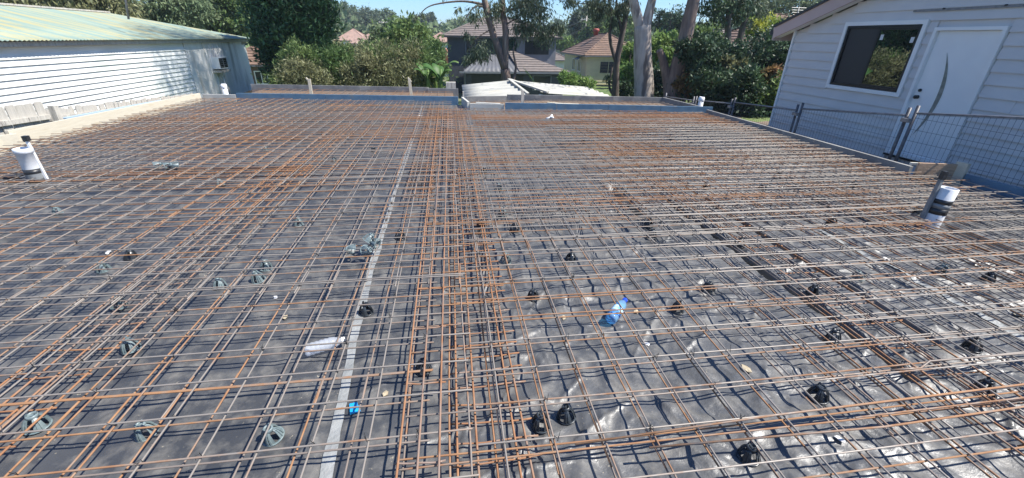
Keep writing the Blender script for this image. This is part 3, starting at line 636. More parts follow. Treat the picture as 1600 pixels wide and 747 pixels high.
for lab, x, y, sz, mat_ in (('yellowish crumpled scrap right of the blue bottle', 1.08, 2.01, .022, 'leaf_dry'), ('pale dry leaf in the near right bay below the dark chairs', 1.43, 1.45, .03, 'leaf_dry'),
    ('white scrap of paper just below the blue bottle', 1.02, 1.72, .022, 'white_scrap'), ('pale dry leaf beside the trench chair', 2.46, 1.75, .022, 'leaf_dry'), ('yellow green leaf near the short tape strip', 3.5, 1.72, .03, 'leaf_dry'),
    ('white scrap near the top of the short tape strip', 3.27, 2.42, .035, 'white_scrap'), ('dry leaf in the left bay beyond the clear bottle', -1.02, 2.19, .022, 'leaf_dry'), ('white scrap in the left bay beyond the dry leaf', -1.15, 2.42, .016, 'white_scrap'),
    ('dry leaf on glossy plastic between centre beam and blue bottle', .62, 2.0, .02, 'leaf_dry'), ('white scrap beside the left beam', -2.6, 3.2, .03, 'white_scrap'), ('yellow leaf on mesh under the right board', 3.9, 5.35, .07, 'leaf_dry'),
    ('white scrap at the bottom of the right bay', 1.55, 1.02, .02, 'white_scrap'), ('dry leaf at the foot of the tape strip', -.36, 1.52, .018, 'leaf_dry'), ('white scrap at the far end of the tape strip', -.62, 9.2, .07, 'white_scrap')):
    b = MB(); n = 9; c0 = random.uniform(0, 6); sz *= .75
    v = [(0, 0, sz*.35)]+[(sz*random.uniform(.6, 1.25)*math.cos(c0+2*math.pi*k/n)*1.4, sz*random.uniform(.6, 1.1)*math.sin(c0+2*math.pi*k/n), sz*random.uniform(0, .5)) for k in range(n)]
    v += [(p[0], p[1], p[2]-.003) for p in v]
    f = [(0, 1+k, 1+(k+1) % n) for k in range(n)]+[(n+1, n+2+(k+1) % n, n+2+k) for k in range(n)]+[(1+k, n+2+k, n+2+(k+1) % n, 1+(k+1) % n) for k in range(n)]
    b.add(v, f); zz = float(plastic_h(np.array([x]), np.array([y]))[0])+.006
    tag(b.obj('dry_leaf' if mat_ == 'leaf_dry' else 'paper_scrap', mat_, None, False, loc=(x, y, zz), rot=(0, 0, random.uniform(0, 6))), lab, 'leaf' if mat_ == 'leaf_dry' else 'litter')
b = MB(); b.box(-.022, .022, -.02, .016, .0, .006); b.box(-.024, .01, .018, .040, .0, .005)
tag(b.obj('plastic_scrap', 'blue_tape', None, False, loc=(-.48, 1.44, .008), rot=(0, 0, .2)), 'small blue plastic scrap beside the tape strip', 'litter')

# ------------------------------------------------------------ formwork
def plank(name, label, a, b_, z0, z1, th, mat, cat='form board', group=None, inner=None):
    """board standing on edge from a to b"""
    bb = MB(); bb.beam((a[0], a[1], (z0+z1)/2), (b_[0], b_[1], (z0+z1)/2), th, z1-z0); o = bb.obj(name, mat); tag(o, label, cat, group); return o
plank('form_board', 'long yellow pine edge board along the left of the slab', (-6.27, 6.98), (-5.92, 11.46), -.05, .195, .045, 'timber')
plank('form_board', 'lower pine board continuing the left edge towards the camera', (-6.40, 3.2), (-6.32, 6.97), -.1, .10, .045, 'timber')
b = MB(); b.beam((-6.36, 6.86, .05), (-6.20, 7.02, .05), .05, .2); tag(b.obj('timber_block', 'timber'), 'pine block at the joint of the two left edge boards', 'timber block')
plank('form_board', 'pale grey board closing the far left corner of the slab', (-5.90, 11.56), (-5.12, 11.47), -.02, .16, .045, 'form_pale')
def segboard(label, a, b_, n, z0, z1, th, mat):
    r_ = empty('form_board', (a[0], a[1], z0)); tag(r_, label, 'form board'); A = Vector(a); B = Vector(b_)
    for i in range(n):
        p = A.lerp(B, (i+.003)/n)-A; q_ = A.lerp(B, (i+.997)/n)-A; bb = MB(); bb.beam((p.x, p.y, (z1-z0)/2+random.gauss(0, .001)), (q_.x, q_.y, (z1-z0)/2+random.gauss(0, .001)), th, z1-z0)
        bb.obj('board_length', mat, r_)
segboard('dark blue form boards across the far end of the left bay', (-5.10, 11.47), (.20, 10.78), 5, -.02, .20, .04, 'form_blue')
segboard('dark blue form boards across the far end of the right bay', (1.22, 9.72), (5.80, 8.99), 4, -.02, .20, .04, 'form_blue')
segboard('grey form boards along the right edge of the slab', (5.635, 8.93), (5.665, 4.36), 3, -.03, .155, .045, 'form_grey')
plank('form_board', 'grey green short board at the step of the far slab edge', (.44, 9.86), (1.20, 9.74), -.02, .165, .045, 'form_pale')
plank('form_board', 'pale return board at the step between the two far edges', (.30, 10.72), (.41, 9.86), -.02, .20, .05, 'form_pale')
plank('form_board', 'brown plywood end board behind the right pipe', (5.70, 4.33), (6.14, 4.24), -.03, .21, .03, 'form_brown')
b = MB(); b.box(-.03, .03, -.06, .06, 0, .3); tag(b.obj('timber_peg', 'timber', None, False, loc=(6.17, 4.2, -.06), rot=(0, 0, .2)), 'pale pine peg at the end of the brown end board', 'timber peg')
segboard('dark blue form boards along the right edge nearest the camera', (6.20, 4.14), (6.30, -1.0), 3, -.03, .115, .04, 'form_blue')
b = MB(); b.beam((5.72, 4.44, .17), (6.05, 4.36, .17), .03, .03); tag(b.obj('batten', 'form_pale'), 'pale batten behind the brown end board', 'batten')
# far extensions beyond the far boards
def ext_mesh(label, quad, z, mt='steel_rust'):
    """mesh over a quadrilateral a,b,c,d"""
    r_ = empty('mesh_sheet', (quad[0][0], quad[0][1], z)); tag(r_, label, 'reinforcing mesh', 'mesh of the far slab strips')
    A, B, C_, D_ = [Vector((p[0], p[1])) for p in quad]
    nu = int((B-A).length/.2); nv = int((D_-A).length/.2)
    for i in range(1, nu):
        p = A.lerp(B, i/nu); q_ = D_.lerp(C_, i/nu); bar(r_, 'long', p.x, q_.x, p.y, q_.y, z+random.gauss(0, .004), mt if random.random() < .75 else 'steel_grey', 'long_bar')
    for j in range(1, nv):
        p = A.lerp(D_, j/nv); q_ = B.lerp(C_, j/nv); bar(r_, 'cross', p.x, q_.x, p.y, q_.y, z+.008+random.gauss(0, .004), mt, 'cross_bar')
def ext_bed(quads, name='slab_bed'):
    bb = MB()
    for qd in quads: prism(bb, qd, -.9, .02)
    tag(bb.obj(name, 'soil'), kind='structure')
EL = [(-5.4, 11.6), (.1, 10.9), (.1, 13.0), (-5.4, 13.7)]; ER1 = [(.5, 9.95), (2.6, 9.6), (2.6, 11.4), (.5, 11.05)]; ER2 = [(2.62, 9.6), (5.5, 9.15), (5.5, 10.85), (2.62, 11.4)]
ext_bed([EL, ER1, ER2])
ext_mesh('rusty mesh of the strip beyond the left blue boards', EL, .07); ext_mesh('rusty mesh of the strip beyond the step boards', ER1, .07); ext_mesh('rusty mesh of the strip beyond the right blue boards', ER2, .07)
plank('form_board', 'grey outer board beyond the far left strip', (-5.7, 13.85), (-.6, 13.12), -.1, .17, .045, 'form_grey')
plank('form_board', 'dark weathered board right of the far left strip', (-.62, 13.1), (.25, 13.0), -.2, .15, .045, 'form_grey')
plank('form_board', 'weathered grey board behind the step boards', (.42, 11.14), (1.45, 11.25), -.06, .16, .045, 'form_grey')
plank('form_board', 'grey outer board of the far right strip', (1.50, 11.55), (5.55, 10.95), -.1, .16, .045, 'form_grey')
plank('form_board', 'pale board closing the right end of the far right strip', (5.57, 10.93), (5.72, 9.12), -.1, .165, .045, 'form_grey')
b = MB(); b.box(-.14, .14, -.1, .1, -.4, .30); tag(b.obj('timber_post', 'timber_grey', None, False, loc=(.05, 13.3, .0)), 'dark weathered timber block at the corner left of the pale canopy', 'timber block')
for x, y, h_, lab in ((-3.6, 12.2, .46, 'pine stake left in the far left strip'), (-1.02, 12.2, .48, 'pine stake right in the far left strip, before the bushes'), (1.74, 10.45, .38, 'grey stake in the strip beyond the step boards')):
    b = MB(); b.beam((0, 0, -.1), (random.uniform(-.03, .03), 0, h_), .07, .035, (0, 1, 0)); b.beam((.02, 0, h_-.08), (-.06, .02, h_+.03), .03, .04, (0, 1, 0)); tag(b.obj('stake', 'timber' if x < 1 else 'timber_grey', None, False, loc=(x, y, 0)), lab, 'stake')
for a, b_, lab in (((2.3, 10.2), (2.75, 9.98), 'left of two offcut planks lying beyond the right blue boards'), ((2.45, 10.05), (3.0, 9.95), 'right of two offcut planks lying beyond the right blue boards'), ((.60, 10.2), (1.15, 10.08), 'pale plank lying behind the grey green step board')):
    bb = MB(); bb.beam((a[0], a[1], .13), (b_[0], b_[1], .12), .09, .03); tag(bb.obj('offcut_plank', 'form_pale' if a[0] < 1 else 'timber'), lab, 'plank')
for i, (x, y) in enumerate(((.34, 10.95),)):
    b = MB(); b.beam((0, 0, -.2), (0, 0, .3), .04, .03, (0, 1, 0)); tag(b.obj('peg', 'timber_grey', None, False, loc=(x, y+.06, 0)), 'grey peg at the corner of the boards before the pale canopy', 'peg')

# ------------------------------------------------------------ temporary fence (right)
def fence_panel(lab, p0, p1, z0, z1a, z1b):
    r_ = empty('temporary_fence', (p0[0], p0[1], z0)); tag(r_, lab, 'fence panel', 'temporary wire fence panels')
    A = Vector((0, 0, 0)); B = Vector((p1[0]-p0[0], p1[1]-p0[1], 0)); Ln = B.length
    ha, hb = z1a-z0, z1b-z0
    for k, (p, h_) in enumerate(((A, ha), (B, hb))):
        b = MB(); b.tube([p, p+Vector((0, 0, h_+.10))], .021, 10); b.obj('post', 'wire_steel', r_, True)
    b = MB(); b.tube([A+Vector((0, 0, ha)), B+Vector((0, 0, hb))], .013, 8); b.obj('top_rail', 'galv', r_, True)
    b = MB(); b.tube([A+Vector((0, 0, .05)), B+Vector((0, 0, .05))], .016, 8); b.obj('bottom_rail', 'galv', r_, True)
    nv = int(Ln/.06)
    vm = mk('wire', *(lambda mb: (mb.v, mb.f))(MB().tube([(0, 0, 0), (0, 0, 1)], .0021, 4)), 'wire_steel')
    hm = mk('wire', *(lambda mb: (mb.v, mb.f))(MB().tube([(0, 0, 0), (1, 0, 0)], .0021, 4)), 'wire_steel')
    for i in range(1, nv):
        t = i/nv; h_ = ha+(hb-ha)*t; link('wire', vm, r_, tuple(B*t+Vector((0, 0, .05))), None, (1, 1, h_-.05))
    an = math.atan2(B.y, B.x); k = .12
    while k < min(ha, hb): link('wire', hm, r_, (0, 0, k), (0, 0, an), (Ln, 1, 1)); k += .15
    if abs(ha-hb) > .1: link('wire', hm, r_, (0, 0, ha-.02), (0, -math.atan2(hb-ha, Ln), an), (Ln, 1, 1))
    return r_
FY = [(6.30, 12.2, .03), (6.28, 10.6, .12), (6.27, 9.02, .28), (6.27, 7.10, .43), (6.28, 5.14, .66), (6.30, 3.05, .93), (6.32, .9, 1.1)]
nm = ['farthest fence panel by the tree trunks', 'second farthest fence panel before the dark hedge', 'fence panel right of the far end of the blue board', 'fence panel crossing the corner of the grey house', 'fence panel below the sliding window', 'fence panel across the white door, nearest the camera', 'fence panel beside the camera at the far right']
for i in range(6):
    a, b_ = FY[i], FY[i+1]; fence_panel(nm[i+1 if i else 0] if i else nm[0], (a[0]+.012, a[1]-.05), (b_[0]+.012, b_[1]+.05), -.55, a[2]+.02, b_[2]-.02) if i else fence_panel(nm[0], (a[0], a[1]), (b_[0], b_[1]+.05), -.55, a[2], b_[2])
for i, (x, y, z) in enumerate(FY[1:5]):
    b = MB(); b.beam((-.03, .055, .12), (-.03, -.055, .12), .07, .05); b.tube([(-.05, 0, .12), (.05, 0, .12)], .012, 6)
    tag(b.obj('fence_clamp', 'galv', None, False, loc=(x, y, z-.2)), f'steel clamp joining fence panels, {ORD[i]} joint from the tree trunks', 'clamp')
# ------------------------------------------------------------ paling fence (left)
pm = []
for i in range(4):
    r1 = random.Random(i); b = MB(); w_ = .5
    v = [(-.009, -w_, 0), (-.009, w_, 0), (-.009, w_*.99, .982), (-.009, w_*.8, 1+.006*r1.random()), (-.009, -w_*.8, 1), (-.009, -w_*.99, .985-.006*r1.random())]
    v = v+[(.009, y, z) for _, y, z in v]; b.add(v, [(5, 4, 3, 2, 1, 0), (6, 7, 8, 9, 10, 11)]+[(k, (k+1) % 6, 6+(k+1) % 6, 6+k) for k in range(6)])
    pm.append(mk('paling', b.v, b.f, 'timber_grey'))
def paling_fence(lab, x0, y0, x1, y1, t0, t1, n, rail):
    r_ = empty('paling_fence', (x0, y0, -.9)); tag(r_, lab, 'fence')
    for i in range(n):
        t = (i+.5)/n; wd = math.dist((x0, y0), (x1, y1))/n*.985; zt = t0+(t1-t0)*t+random.gauss(0, .012)
        link('paling', random.choice(pm), r_, ((x1-x0)*t+random.gauss(0, .006), (y1-y0)*t, 0), (random.gauss(0, .012), random.gauss(0, .012), math.atan2(-(x1-x0), y1-y0)), (1, wd, zt+.9))
    for dz in rail:
        b = MB(); b.beam((.04, 0, t0+.9-dz), (x1-x0+.04, y1-y0, t1+.9-dz), .045, .075); b.obj('rail', 'timber_grey', r_)
paling_fence('grey paling fence nearest the camera at the left edge', -7.35, 5.6, -7.25, 8.9, .46, .33, 20, (.25,))
paling_fence('lower grey paling fence running back before the white shed', -7.45, 9.15, -7.75, 14.6, .16, -.19, 54, (.16,))
b = MB(); b.beam((0, 0, 0), (.02, .0, 1.16), .10, .10, (0, 1, 0)); tag(b.obj('fence_post', 'timber_grey', None, False, loc=(-7.18, 9.0, -.9)), 'leaning grey timber post between the two paling fences', 'post')
b = MB(); b.beam((-7.3, 9.3, -.02), (-7.35, 12.4, -.10), .09, .03); tag(b.obj('blue_plank', 'wall_blue'), 'pale blue plank leaning along the paling fence', 'plank')
b = MB(); b.tube([(-7.0, 7.6, -.15), (-7.0, 8.15, -.15)], .09, 12); tag(b.obj('dark_drum', 'black', None, True), 'dark cylinder in front of the left paling fence', 'drum')
b = MB(); b.box(-.03, .03, -.6, .35, 0, .12); tag(b.obj('timber_sleeper', 'timber', None, False, loc=(-7.42, 7.9, .44)), 'pale pine block on top of the left paling fence', 'timber block')

# ------------------------------------------------------------ white shed (left)
sx = -9.5
sh = empty('shed', (sx, 15, -1.0)); tag(sh, 'old white weatherboard shed with a faded green corrugated roof', 'shed')
def shl(x, y, z): return (x-sx, y-15, z+1.0)
# core walls
b = MB(); b.box(-7.5, -.03, -9.5, 8.55, .0, 2.18); b.obj('wall', 'shed_grey', sh)
# weatherboards (sloping lapped planks), y from 5.6 to 18.2
wbm = MB(); wbm.add([(.0, -.5, 0), (.052, -.5, 0), (.012, -.5, 1.04), (0, -.5, 1.04), (.0, .5, 0), (.052, .5, 0), (.012, .5, 1.04), (0, .5, 1.04)], [(0, 3, 2, 1), (4, 5, 6, 7), (0, 1, 5, 4), (1, 2, 6, 5), (2, 3, 7, 6), (3, 0, 4, 7)])
wbm = mk('weatherboard', wbm.v, wbm.f, 'shed_white')
z = -.98; k = 0
while z < .92:
    cut = [5.5, 10.1+1.7*((k*3) % 4), 18.2]
    for a, b_ in zip(cut[:-1], cut[1:]):
        link('weatherboard', wbm, sh, (0.0, (a+b_)/2-15+random.gauss(0, .003), z+1.0), (0, random.gauss(0, .002), 0), (1, b_-a-.006, .134))
    z += .134; k += 1
b = MB(); b.box(-.02, .02, -9.5, 3.2, 1.93, 2.18); b.obj('frieze_board', 'shed_white', sh)
# vertical boards at far end
y = 18.24; k = 0; wds = [1.28, .42, .36, .40, .62, .52, .50, .52, .5]
for wd in wds:
    b = MB(); pz = .03+.012*(k % 2)
    b.box(-.02, pz, y-15, y-15+wd-.02, .0, 2.16); b.obj('panel', 'shed_grey', sh); y += wd; k += 1
b = MB()
for yy in (19.55, 20.0, 20.7, 22.2): b.box(.028, .06, yy-15-.02, yy-15+.02, .1, 2.1)
b.obj('batten', 'shed_grey', sh)
# louvre window
win = empty('window', (0, 0, 0)); win.parent = sh
for (ya, yb) in ((19.78, 20.48), (20.60, 21.12)):
    b = MB(); b.box(.05, .085, ya-15, yb-15, 1.18, 1.60); fr = b.obj('window_frame', 'white', sh)
    b = MB(); b.box(.087, .092, ya-14.96, yb-15.04, 1.22, 1.56); b.obj('pane', 'window', fr)
    b = MB(); b.box(.093, .10, (ya+yb)/2-15-.012, (ya+yb)/2-15+.012, 1.22, 1.56); b.obj('glazing_bar', 'white', fr)
bpy.data.objects.remove(win)
b = MB(); b.box(.045, .34, 19.80-15, 20.50-15, 1.16, 1.60); ac = b.obj('air_conditioner', 'white', sh)
b = MB(); b.box(.341, .35, 19.84-15, 20.46-15, 1.20, 1.56); b.obj('grille', 'window', ac)
b = MB(); b.box(.351, .36, 20.12-15, 20.16-15, 1.20, 1.56)
for k in range(5): b.box(.351, .356, 19.84-15, 20.46-15, 1.24+.07*k, 1.25+.07*k)
b.obj('louvre', 'pvc_grey', ac)
b = MB(); b.box(.045, .36, 19.75-15, 20.6-15, 1.02, 1.10); b.obj('bracket_shelf', 'timber_grey', sh)
b = MB(); b.tube([(.07, 20.5-15, .0), (.07, 20.42-15, 1.02)], .03, 8); b.obj('downpipe', 'white', sh, True)
# corrugated roof, hip at far end : eave plane from (x=-9.25,z=1.27) to ridge (x=-12.6,z=2.35)
def corr(name, pts_low, pts_high, pitch, amp, mat, parent, off_):
    """corrugated sheet between low edge a->b and high edge c->d (same parameter)"""
    a, b_ = map(Vector, pts_low); c, d = map(Vector, pts_high); Ln = (b_-a).length; n = int(Ln/pitch*6); v = []; f = []
    nn = (b_-a).cross(c-a).normalized(); nn = nn if nn.z > 0 else -nn
    for i in range(n+1):
        t = i/n; h_ = amp*math.sin(2*math.pi*Ln*t/pitch)
        for s_ in (0, .33, .66, 1):
            p = a.lerp(b_, t).lerp(c.lerp(d, t), s_)+nn*h_; v.append(p-off_)
    for i in range(n):
        for s_ in range(3): f.append((i*4+s_, (i+1)*4+s_, (i+1)*4+s_+1, i*4+s_+1))
    m_ = len(v); v += [p-nn*.006 for p in v]; f += [tuple(m_+j for j in q_[::-1]) for q_ in f]
    f += [(i*4, m_+i*4, m_+(i+1)*4, (i+1)*4) for i in range(n)]
    return link(name, mk(name, v, f, mat, True), parent)
O = Vector((sx, 15, -1.0))
corr('roof_sheet', ((-9.22, 5.2, 1.29), (-9.22, 23.95, 1.25)), ((-12.7, 5.2, 2.16), (-12.7, 19.9, 2.10)), .076*1.5, .012, 'shed_roof', sh, O)
corr('roof_sheet', ((-9.22, 23.95, 1.25), (-16.3, 23.95, 1.25)), ((-12.7, 19.9, 2.10), (-12.72, 19.9, 2.10)), .15, .012, 'shed_roof', sh, O)
corr('roof_sheet', ((-16.3, 5.2, 1.29), (-16.3, 23.95, 1.25)), ((-12.7, 5.2, 2.16), (-12.7, 19.9, 2.10)), .15, .012, 'shed_roof', sh, O)
b = MB(); b.beam((-3.2, -9.8, 3.18), (-3.2, 4.95, 3.12), .26, .05); b.obj('ridge_cap', 'timber_grey', sh)
b = MB(); b.beam((.16, -9.8, 2.21), (.16, 8.75, 2.18), .02, .10); b.beam((.08, -9.8, 2.17), (.08, 8.7, 2.14), .16, .015); b.obj('eave_board', 'timber_grey', sh)
b = MB(); b.beam((-7.0, 8.75, 2.19), (.16, 8.75, 2.18), .02, .10); b.obj('end_eave_board', 'timber_grey', sh)
# rough bits at the corner
b = MB()
for i in range(5): b.beam((.06, 8.0+.12*i, 2.02), (.05+random.gauss(0, .02), 8.1+.12*i, 2.12), .03, .05)
b.obj('splintered_batten', 'timber', sh)

# ------------------------------------------------------------ grey house (right)
hx = 8.0
gh = empty('grey_house', (hx, 5, -.8)); tag(gh, 'grey weatherboard house with a white front door and black sliding window', 'house')
Y1 = 9.86; RY = 7.35; def_apex = 1.80+ (Y1-RY)*.335
def rake(y): return 1.74+(Y1-y)*.335 if y > RY else 1.74+(Y1-RY)*.335-(RY-y)*.045
b = MB(); pts = [(-3.0, rake(-3.0)), (-3.0, -.8), (Y1-.02, -.8), (Y1-.02, rake(Y1-.02)), (RY, rake(RY))]
# core wall with openings left out by building it in strips
def wallbox(y0, y1, z0, z1): b.box(.045, .20, y0-5, y1-5, z0+.8, z1+.8)
WY0, WY1, WZ0, WZ1 = 6.93, 8.43, .74, 1.84     # window
DY0, DY1, DZ0, DZ1 = 5.74, 6.66, -.27, 1.74     # door
wallbox(WY1, Y1-.02, -.8, 1.74); wallbox(WY0, WY1-.002, -.8, WZ0); wallbox(DY1, WY0-.002, -.8, 1.9); wallbox(DY0, DY1-.002, -.8, DZ0); wallbox(-3, DY0-.002, -.8, 1.74)
for (a, c, zlo) in ((Y1-.02, WY1, 1.742), (WY1-.002, RY, WZ1), (RY-.002, WY0, WZ1), (WY0-.002, DY1, 1.902), (DY1-.002, DY0, DZ1), (DY0-.002, -3.0, 1.742)):
    za, zc = rake(a), rake(c); v = []
    for X_ in (.045, .20): v += [(X_, a-5, zlo+.8), (X_, c-5, zlo+.8), (X_, c-5, zc+.8), (X_, a-5, max(za, zlo+.002)+.8)]
    b.add(v, [(0, 1, 2, 3), (7, 6, 5, 4), (0, 4, 5, 1), (1, 5, 6, 2), (2, 6, 7, 3), (3, 7, 4, 0)])
b.box(.20, 9.0, Y1-.2-5, Y1-.02-5, 0, 2.5)
b.obj('wall', 'board_grey', gh)
b = MB(); b.box(.5, 4, WY0-1-5, WY1+.8-5, .2, 2.9); room = b.obj('room_back', 'aluminium', gh)
# weatherboards as planks
gw = MB(); gw.add([(.045, -.5, 0), (.0, -.5, 0), (.03, -.5, 1.1), (.045, -.5, 1.1), (.045, .5, 0), (.0, .5, 0), (.03, .5, 1.1), (.045, .5, 1.1)], [(0, 1, 2, 3), (7, 6, 5, 4), (0, 4, 5, 1), (1, 5, 6, 2), (2, 6, 7, 3), (3, 7, 4, 0)])
gwm = mk('weatherboard', gw.v, gw.f, 'board_grey'); gwb = mk('weatherboard', gw.v, gw.f, 'board_beige')
RV = .178; z = -.78; row = 0
def y_rake(zz):  # far end of a row under the rake
    return min(Y1-.05, Y1-(zz+RV-1.76)/.335)
while z+RV < rake(RY)+.02:
    ye = y_rake(z) if z+RV > 1.74 else Y1-.05
    spans = [(-3.0 if z+RV < rake(-3) else RY-(rake(RY)-z-RV)/.045, ye)]
    for (a, c, zl, zh) in ((WY0-.075, WY1+.075, WZ0-.07, WZ1+.07), (DY0-.06, DY1+.06, DZ0-.03, DZ1+.06)):
        if z+RV > zl+.03 and z < zh-.03:
            ns = []
            for s0, s1 in spans:
                if a > s0 and c < s1: ns += [(s0, a), (c, s1)]
                else: ns.append((s0, s1))
            spans = ns
    out = []
    for s0, s1 in spans:
        jy = [3.6, 8.52][0] if row % 2 else 5.2
        if z > 1.8: jy = 8.55-.3*(row % 3) if row % 2 == 0 else 5.35
        if s0+.3 < jy < s1-.3: out += [(s0, jy-.002), (jy+.002, s1)]
        else: out.append((s0, s1))
    for s0, s1 in out:
        if s1-s0 > .04: link('weatherboard', gwb if (row == 15 and s1 < 8.4) else gwm, gh, (-.0, (s0+s1)/2-5, z+.8), None, (1, s1-s0, RV))
    z += RV; row += 1
b = MB(); b.box(-.02, .05, Y1-.045-5, Y1-5, .0, 2.56); b.obj('corner_trim', 'white', gh)
# flashing strip with bolts
b = MB(); b.box(-.012, .0, 3.0-5, 7.2-5, 2.03+.8, 2.06+.8); fl = b.obj('flashing', 'galv', gh)
for i in range(5):
    b = MB(); b.tube([(-.03, 3.3+.85*i-5, 2.06+.8), (0, 3.3+.85*i-5, 2.06+.8)], .014, 6); b.obj('bolt', 'aluminium', gh)
# barge board, roof
for (ya, yb) in ((Y1+.42, RY), (RY, -3.3)):
    za, zb = rake(ya) if ya < Y1 else 1.74-(ya-Y1)*.335, rake(yb)
    b = MB(); b.beam((-.20, ya-5, za+.8+.125), (-.20, yb-5, zb+.8+.125), .03, .24); b.obj('barge_board', 'fascia', gh)
    b = MB(); b.beam((-.10, ya-5, za+.8+.02), (-.10, yb-5, zb+.8+.02), .20, .012); b.obj('soffit', 'white', gh)
    b = MB(); b.beam((4.4, ya-5, za+.8+.27), (4.4, yb-5, zb+.8+.27), 9.3, .05); b.obj('roof', 'roof_dark', gh)
b = MB(); b.box(-.2, 9, Y1+.40-5, Y1+.44-5, 2.36, 2.60); b.obj('fascia', 'fascia', gh)
b = MB(); b.box(-.2, 9, Y1+.445-5, Y1+.56-5, 2.48, 2.59); b.obj('gutter', 'roof_dark', gh)
# window
def ring(mb, x0, x1, y0, y1, z0, z1, t):
    mb.box(x0, x1, y0, y0+t, z0, z1); mb.box(x0, x1, y1-t, y1, z0, z1); mb.box(x0, x1, y0+t, y1-t, z0, z0+t); mb.box(x0, x1, y0+t, y1-t, z1-t, z1)
wn_ = MB(); ring(wn_, -.025, .06, WY0-.07-5, WY1+.07-5, WZ0-.07+.8, WZ1+.07+.8, .068); wo = wn_.obj('window', 'white', gh)
b = MB(); ring(b, -.005, .10, WY0-5, WY1-5, WZ0+.8, WZ1+.8, .042); b.obj('outer_frame', 'aluminium', wo)
ym = WY0+.80
b = MB(); ring(b, .02, .05, WY0+.04-5, ym+.03-5, WZ0+.84, WZ1+.76, .035); b.obj('sash', 'aluminium', wo)
b = MB(); b.box(.032, .038, WY0+.07-5, ym-5, WZ0+.87, WZ1+.73); b.obj('pane', 'glass', wo)
b = MB(); ring(b, .055, .085, ym-.03-5, WY1-.04-5, WZ0+.84, WZ1+.76, .035); b.obj('sash', 'aluminium', wo)
b = MB(); b.box(.066, .072, ym-5, WY1-.07-5, WZ0+.87, WZ1+.73); b.obj('pane', 'glass', wo)
MT['flyscreen'] = glass_mat('flyscreen_mesh', (.012, .013, .015), .6, .8)
b = MB(); b.box(.028, .030, ym+.03-5, WY1-.045-5, WZ0+.845, WZ1+.755); b.obj('flyscreen', 'flyscreen', wo)
for yy, zz in ((WY0+.13, WZ1-.24), (ym-.08, WZ1-.20)):
    b = MB(); b.box(.028, .0315, yy-5-.03, yy-5+.03, zz+.8-.045, zz+.8+.045); b.obj('sticker', 'white_scrap', wo)
# door
b = MB(); ring(b, -.03, .075, DY0-.05-5, DY1+.05-5, DZ0-.02+.8, DZ1+.05+.8, .05); fo = b.obj('door_frame', 'white', gh)
b = MB(); b.box(-.045, .1, DY0-.05-5, DY1+.05-5, DZ0-.055+.8, DZ0-.022+.8); b.obj('door_sill', 'aluminium', gh)
b = MB(); b.box(.03, .07, DY0+.003-5, DY1-.003-5, DZ0+.035+.8, DZ1-.003+.8); do = b.obj('door', 'white', gh)
# curved glass : crescent
def crescent(xo, grow, mat, name):
    n = 22; v = []; f = []
    cz, hz = (DZ0+DZ1)/2+.02+.8, .66+grow; yc = DY0+.60-5
    for i in range(n+1):
        t = -1+2*i/n; z_ = cz+t*hz; bow = -.16*(1-t*t); th = (.034)*(1-abs(t)**1.8)+grow*.9
        v += [(xo, yc+bow+.06-th, z_), (xo, yc+bow+.06+th, z_), (xo+.004, yc+bow+.06-th, z_), (xo+.004, yc+bow+.06+th, z_)]
    for i in range(n):
        a = i*4; f += [(a, a+4, a+5, a+1), (a+2, a+3, a+7, a+6), (a, a+2, a+6, a+4), (a+1, a+5, a+7, a+3)]
    f += [(0, 1, 3, 2), (n*4, n*4+2, n*4+3, n*4+1)]
    return link(name, mk(name, v, f, mat), do)
crescent(.026, .012, 'white', 'glazing_bead'); MT['frosted'] = pmat('frosted_glass', (.16, .18, .16), (.26, .28, .26), 14, .2, world=True)
crescent(.021, 0, 'frosted', 'door_glass')
b = MB(); b.lathe([(0, 0), (.03, 0), (.03, .015), (.018, .03), (.032, .045), (.03, .06), (0, .065)], 14); b.v = [(-z_+.03, y_+DY1-.085-5, x_+DZ0+.98+.8) for x_, y_, z_ in b.v]; b.obj('door_knob', 'aluminium', do, True)
b = MB(); b.lathe([(0, 0), (.026, 0), (.026, .02), (0, .022)], 14); b.v = [(-z_+.03, y_+DY1-.085-5, x_+DZ0+1.09+.8) for x_, y_, z_ in b.v]; b.obj('deadlock', 'aluminium', do, True)

# ------------------------------------------------------------ pale corrugated canopy (centre far)
cn = empty('canopy_roof', (2.2, 14.6, -.9)); tag(cn, 'low pale corrugated canopy with a shallow ridge beyond the slab, round the forked trunk', 'canopy')
O = Vector((2.2, 14.6, -.9))
corr('roof_sheet', ((.45, 14.0, -.32), (.42, 15.2, .04)), ((2.45, 14.0, -.13), (2.06, 15.2, .20)), .21, .024, 'canopy', cn, O)
corr('roof_sheet', ((5.5, 14.25, -.25), (4.9, 15.5, -.05)), ((3.15, 14.25, -.12), (2.2, 15.5, .16)), .25, .022, 'canopy', cn, O)
b = MB(); b.beam((2.06-2.2, 15.15-14.6, 1.12), (3.2-2.2, 14.2-14.6, .82), .16, .05); b.beam((2.02-2.2, 15.1-14.6, 1.14), (2.5-2.2, 14.0-14.6, .80), .10, .04); b.obj('barge', 'canopy', cn)
b = MB(); b.add([(2.9-2.2, -.4, .76), (4.1-2.2, -.4, .58), (4.1-2.2, -.4, 0), (2.9-2.2, -.4, 0), (2.9-2.2, -.38, .76), (4.1-2.2, -.38, .58), (4.1-2.2, -.38, 0), (2.9-2.2, -.38, 0)], [(0, 1, 2, 3), (7, 6, 5, 4), (0, 4, 5, 1)]); b.box(.5-2.2, 5.2-2.2, 0, .02, 0, .60); b.obj('gable_sheet', 'canopy_blue', cn)
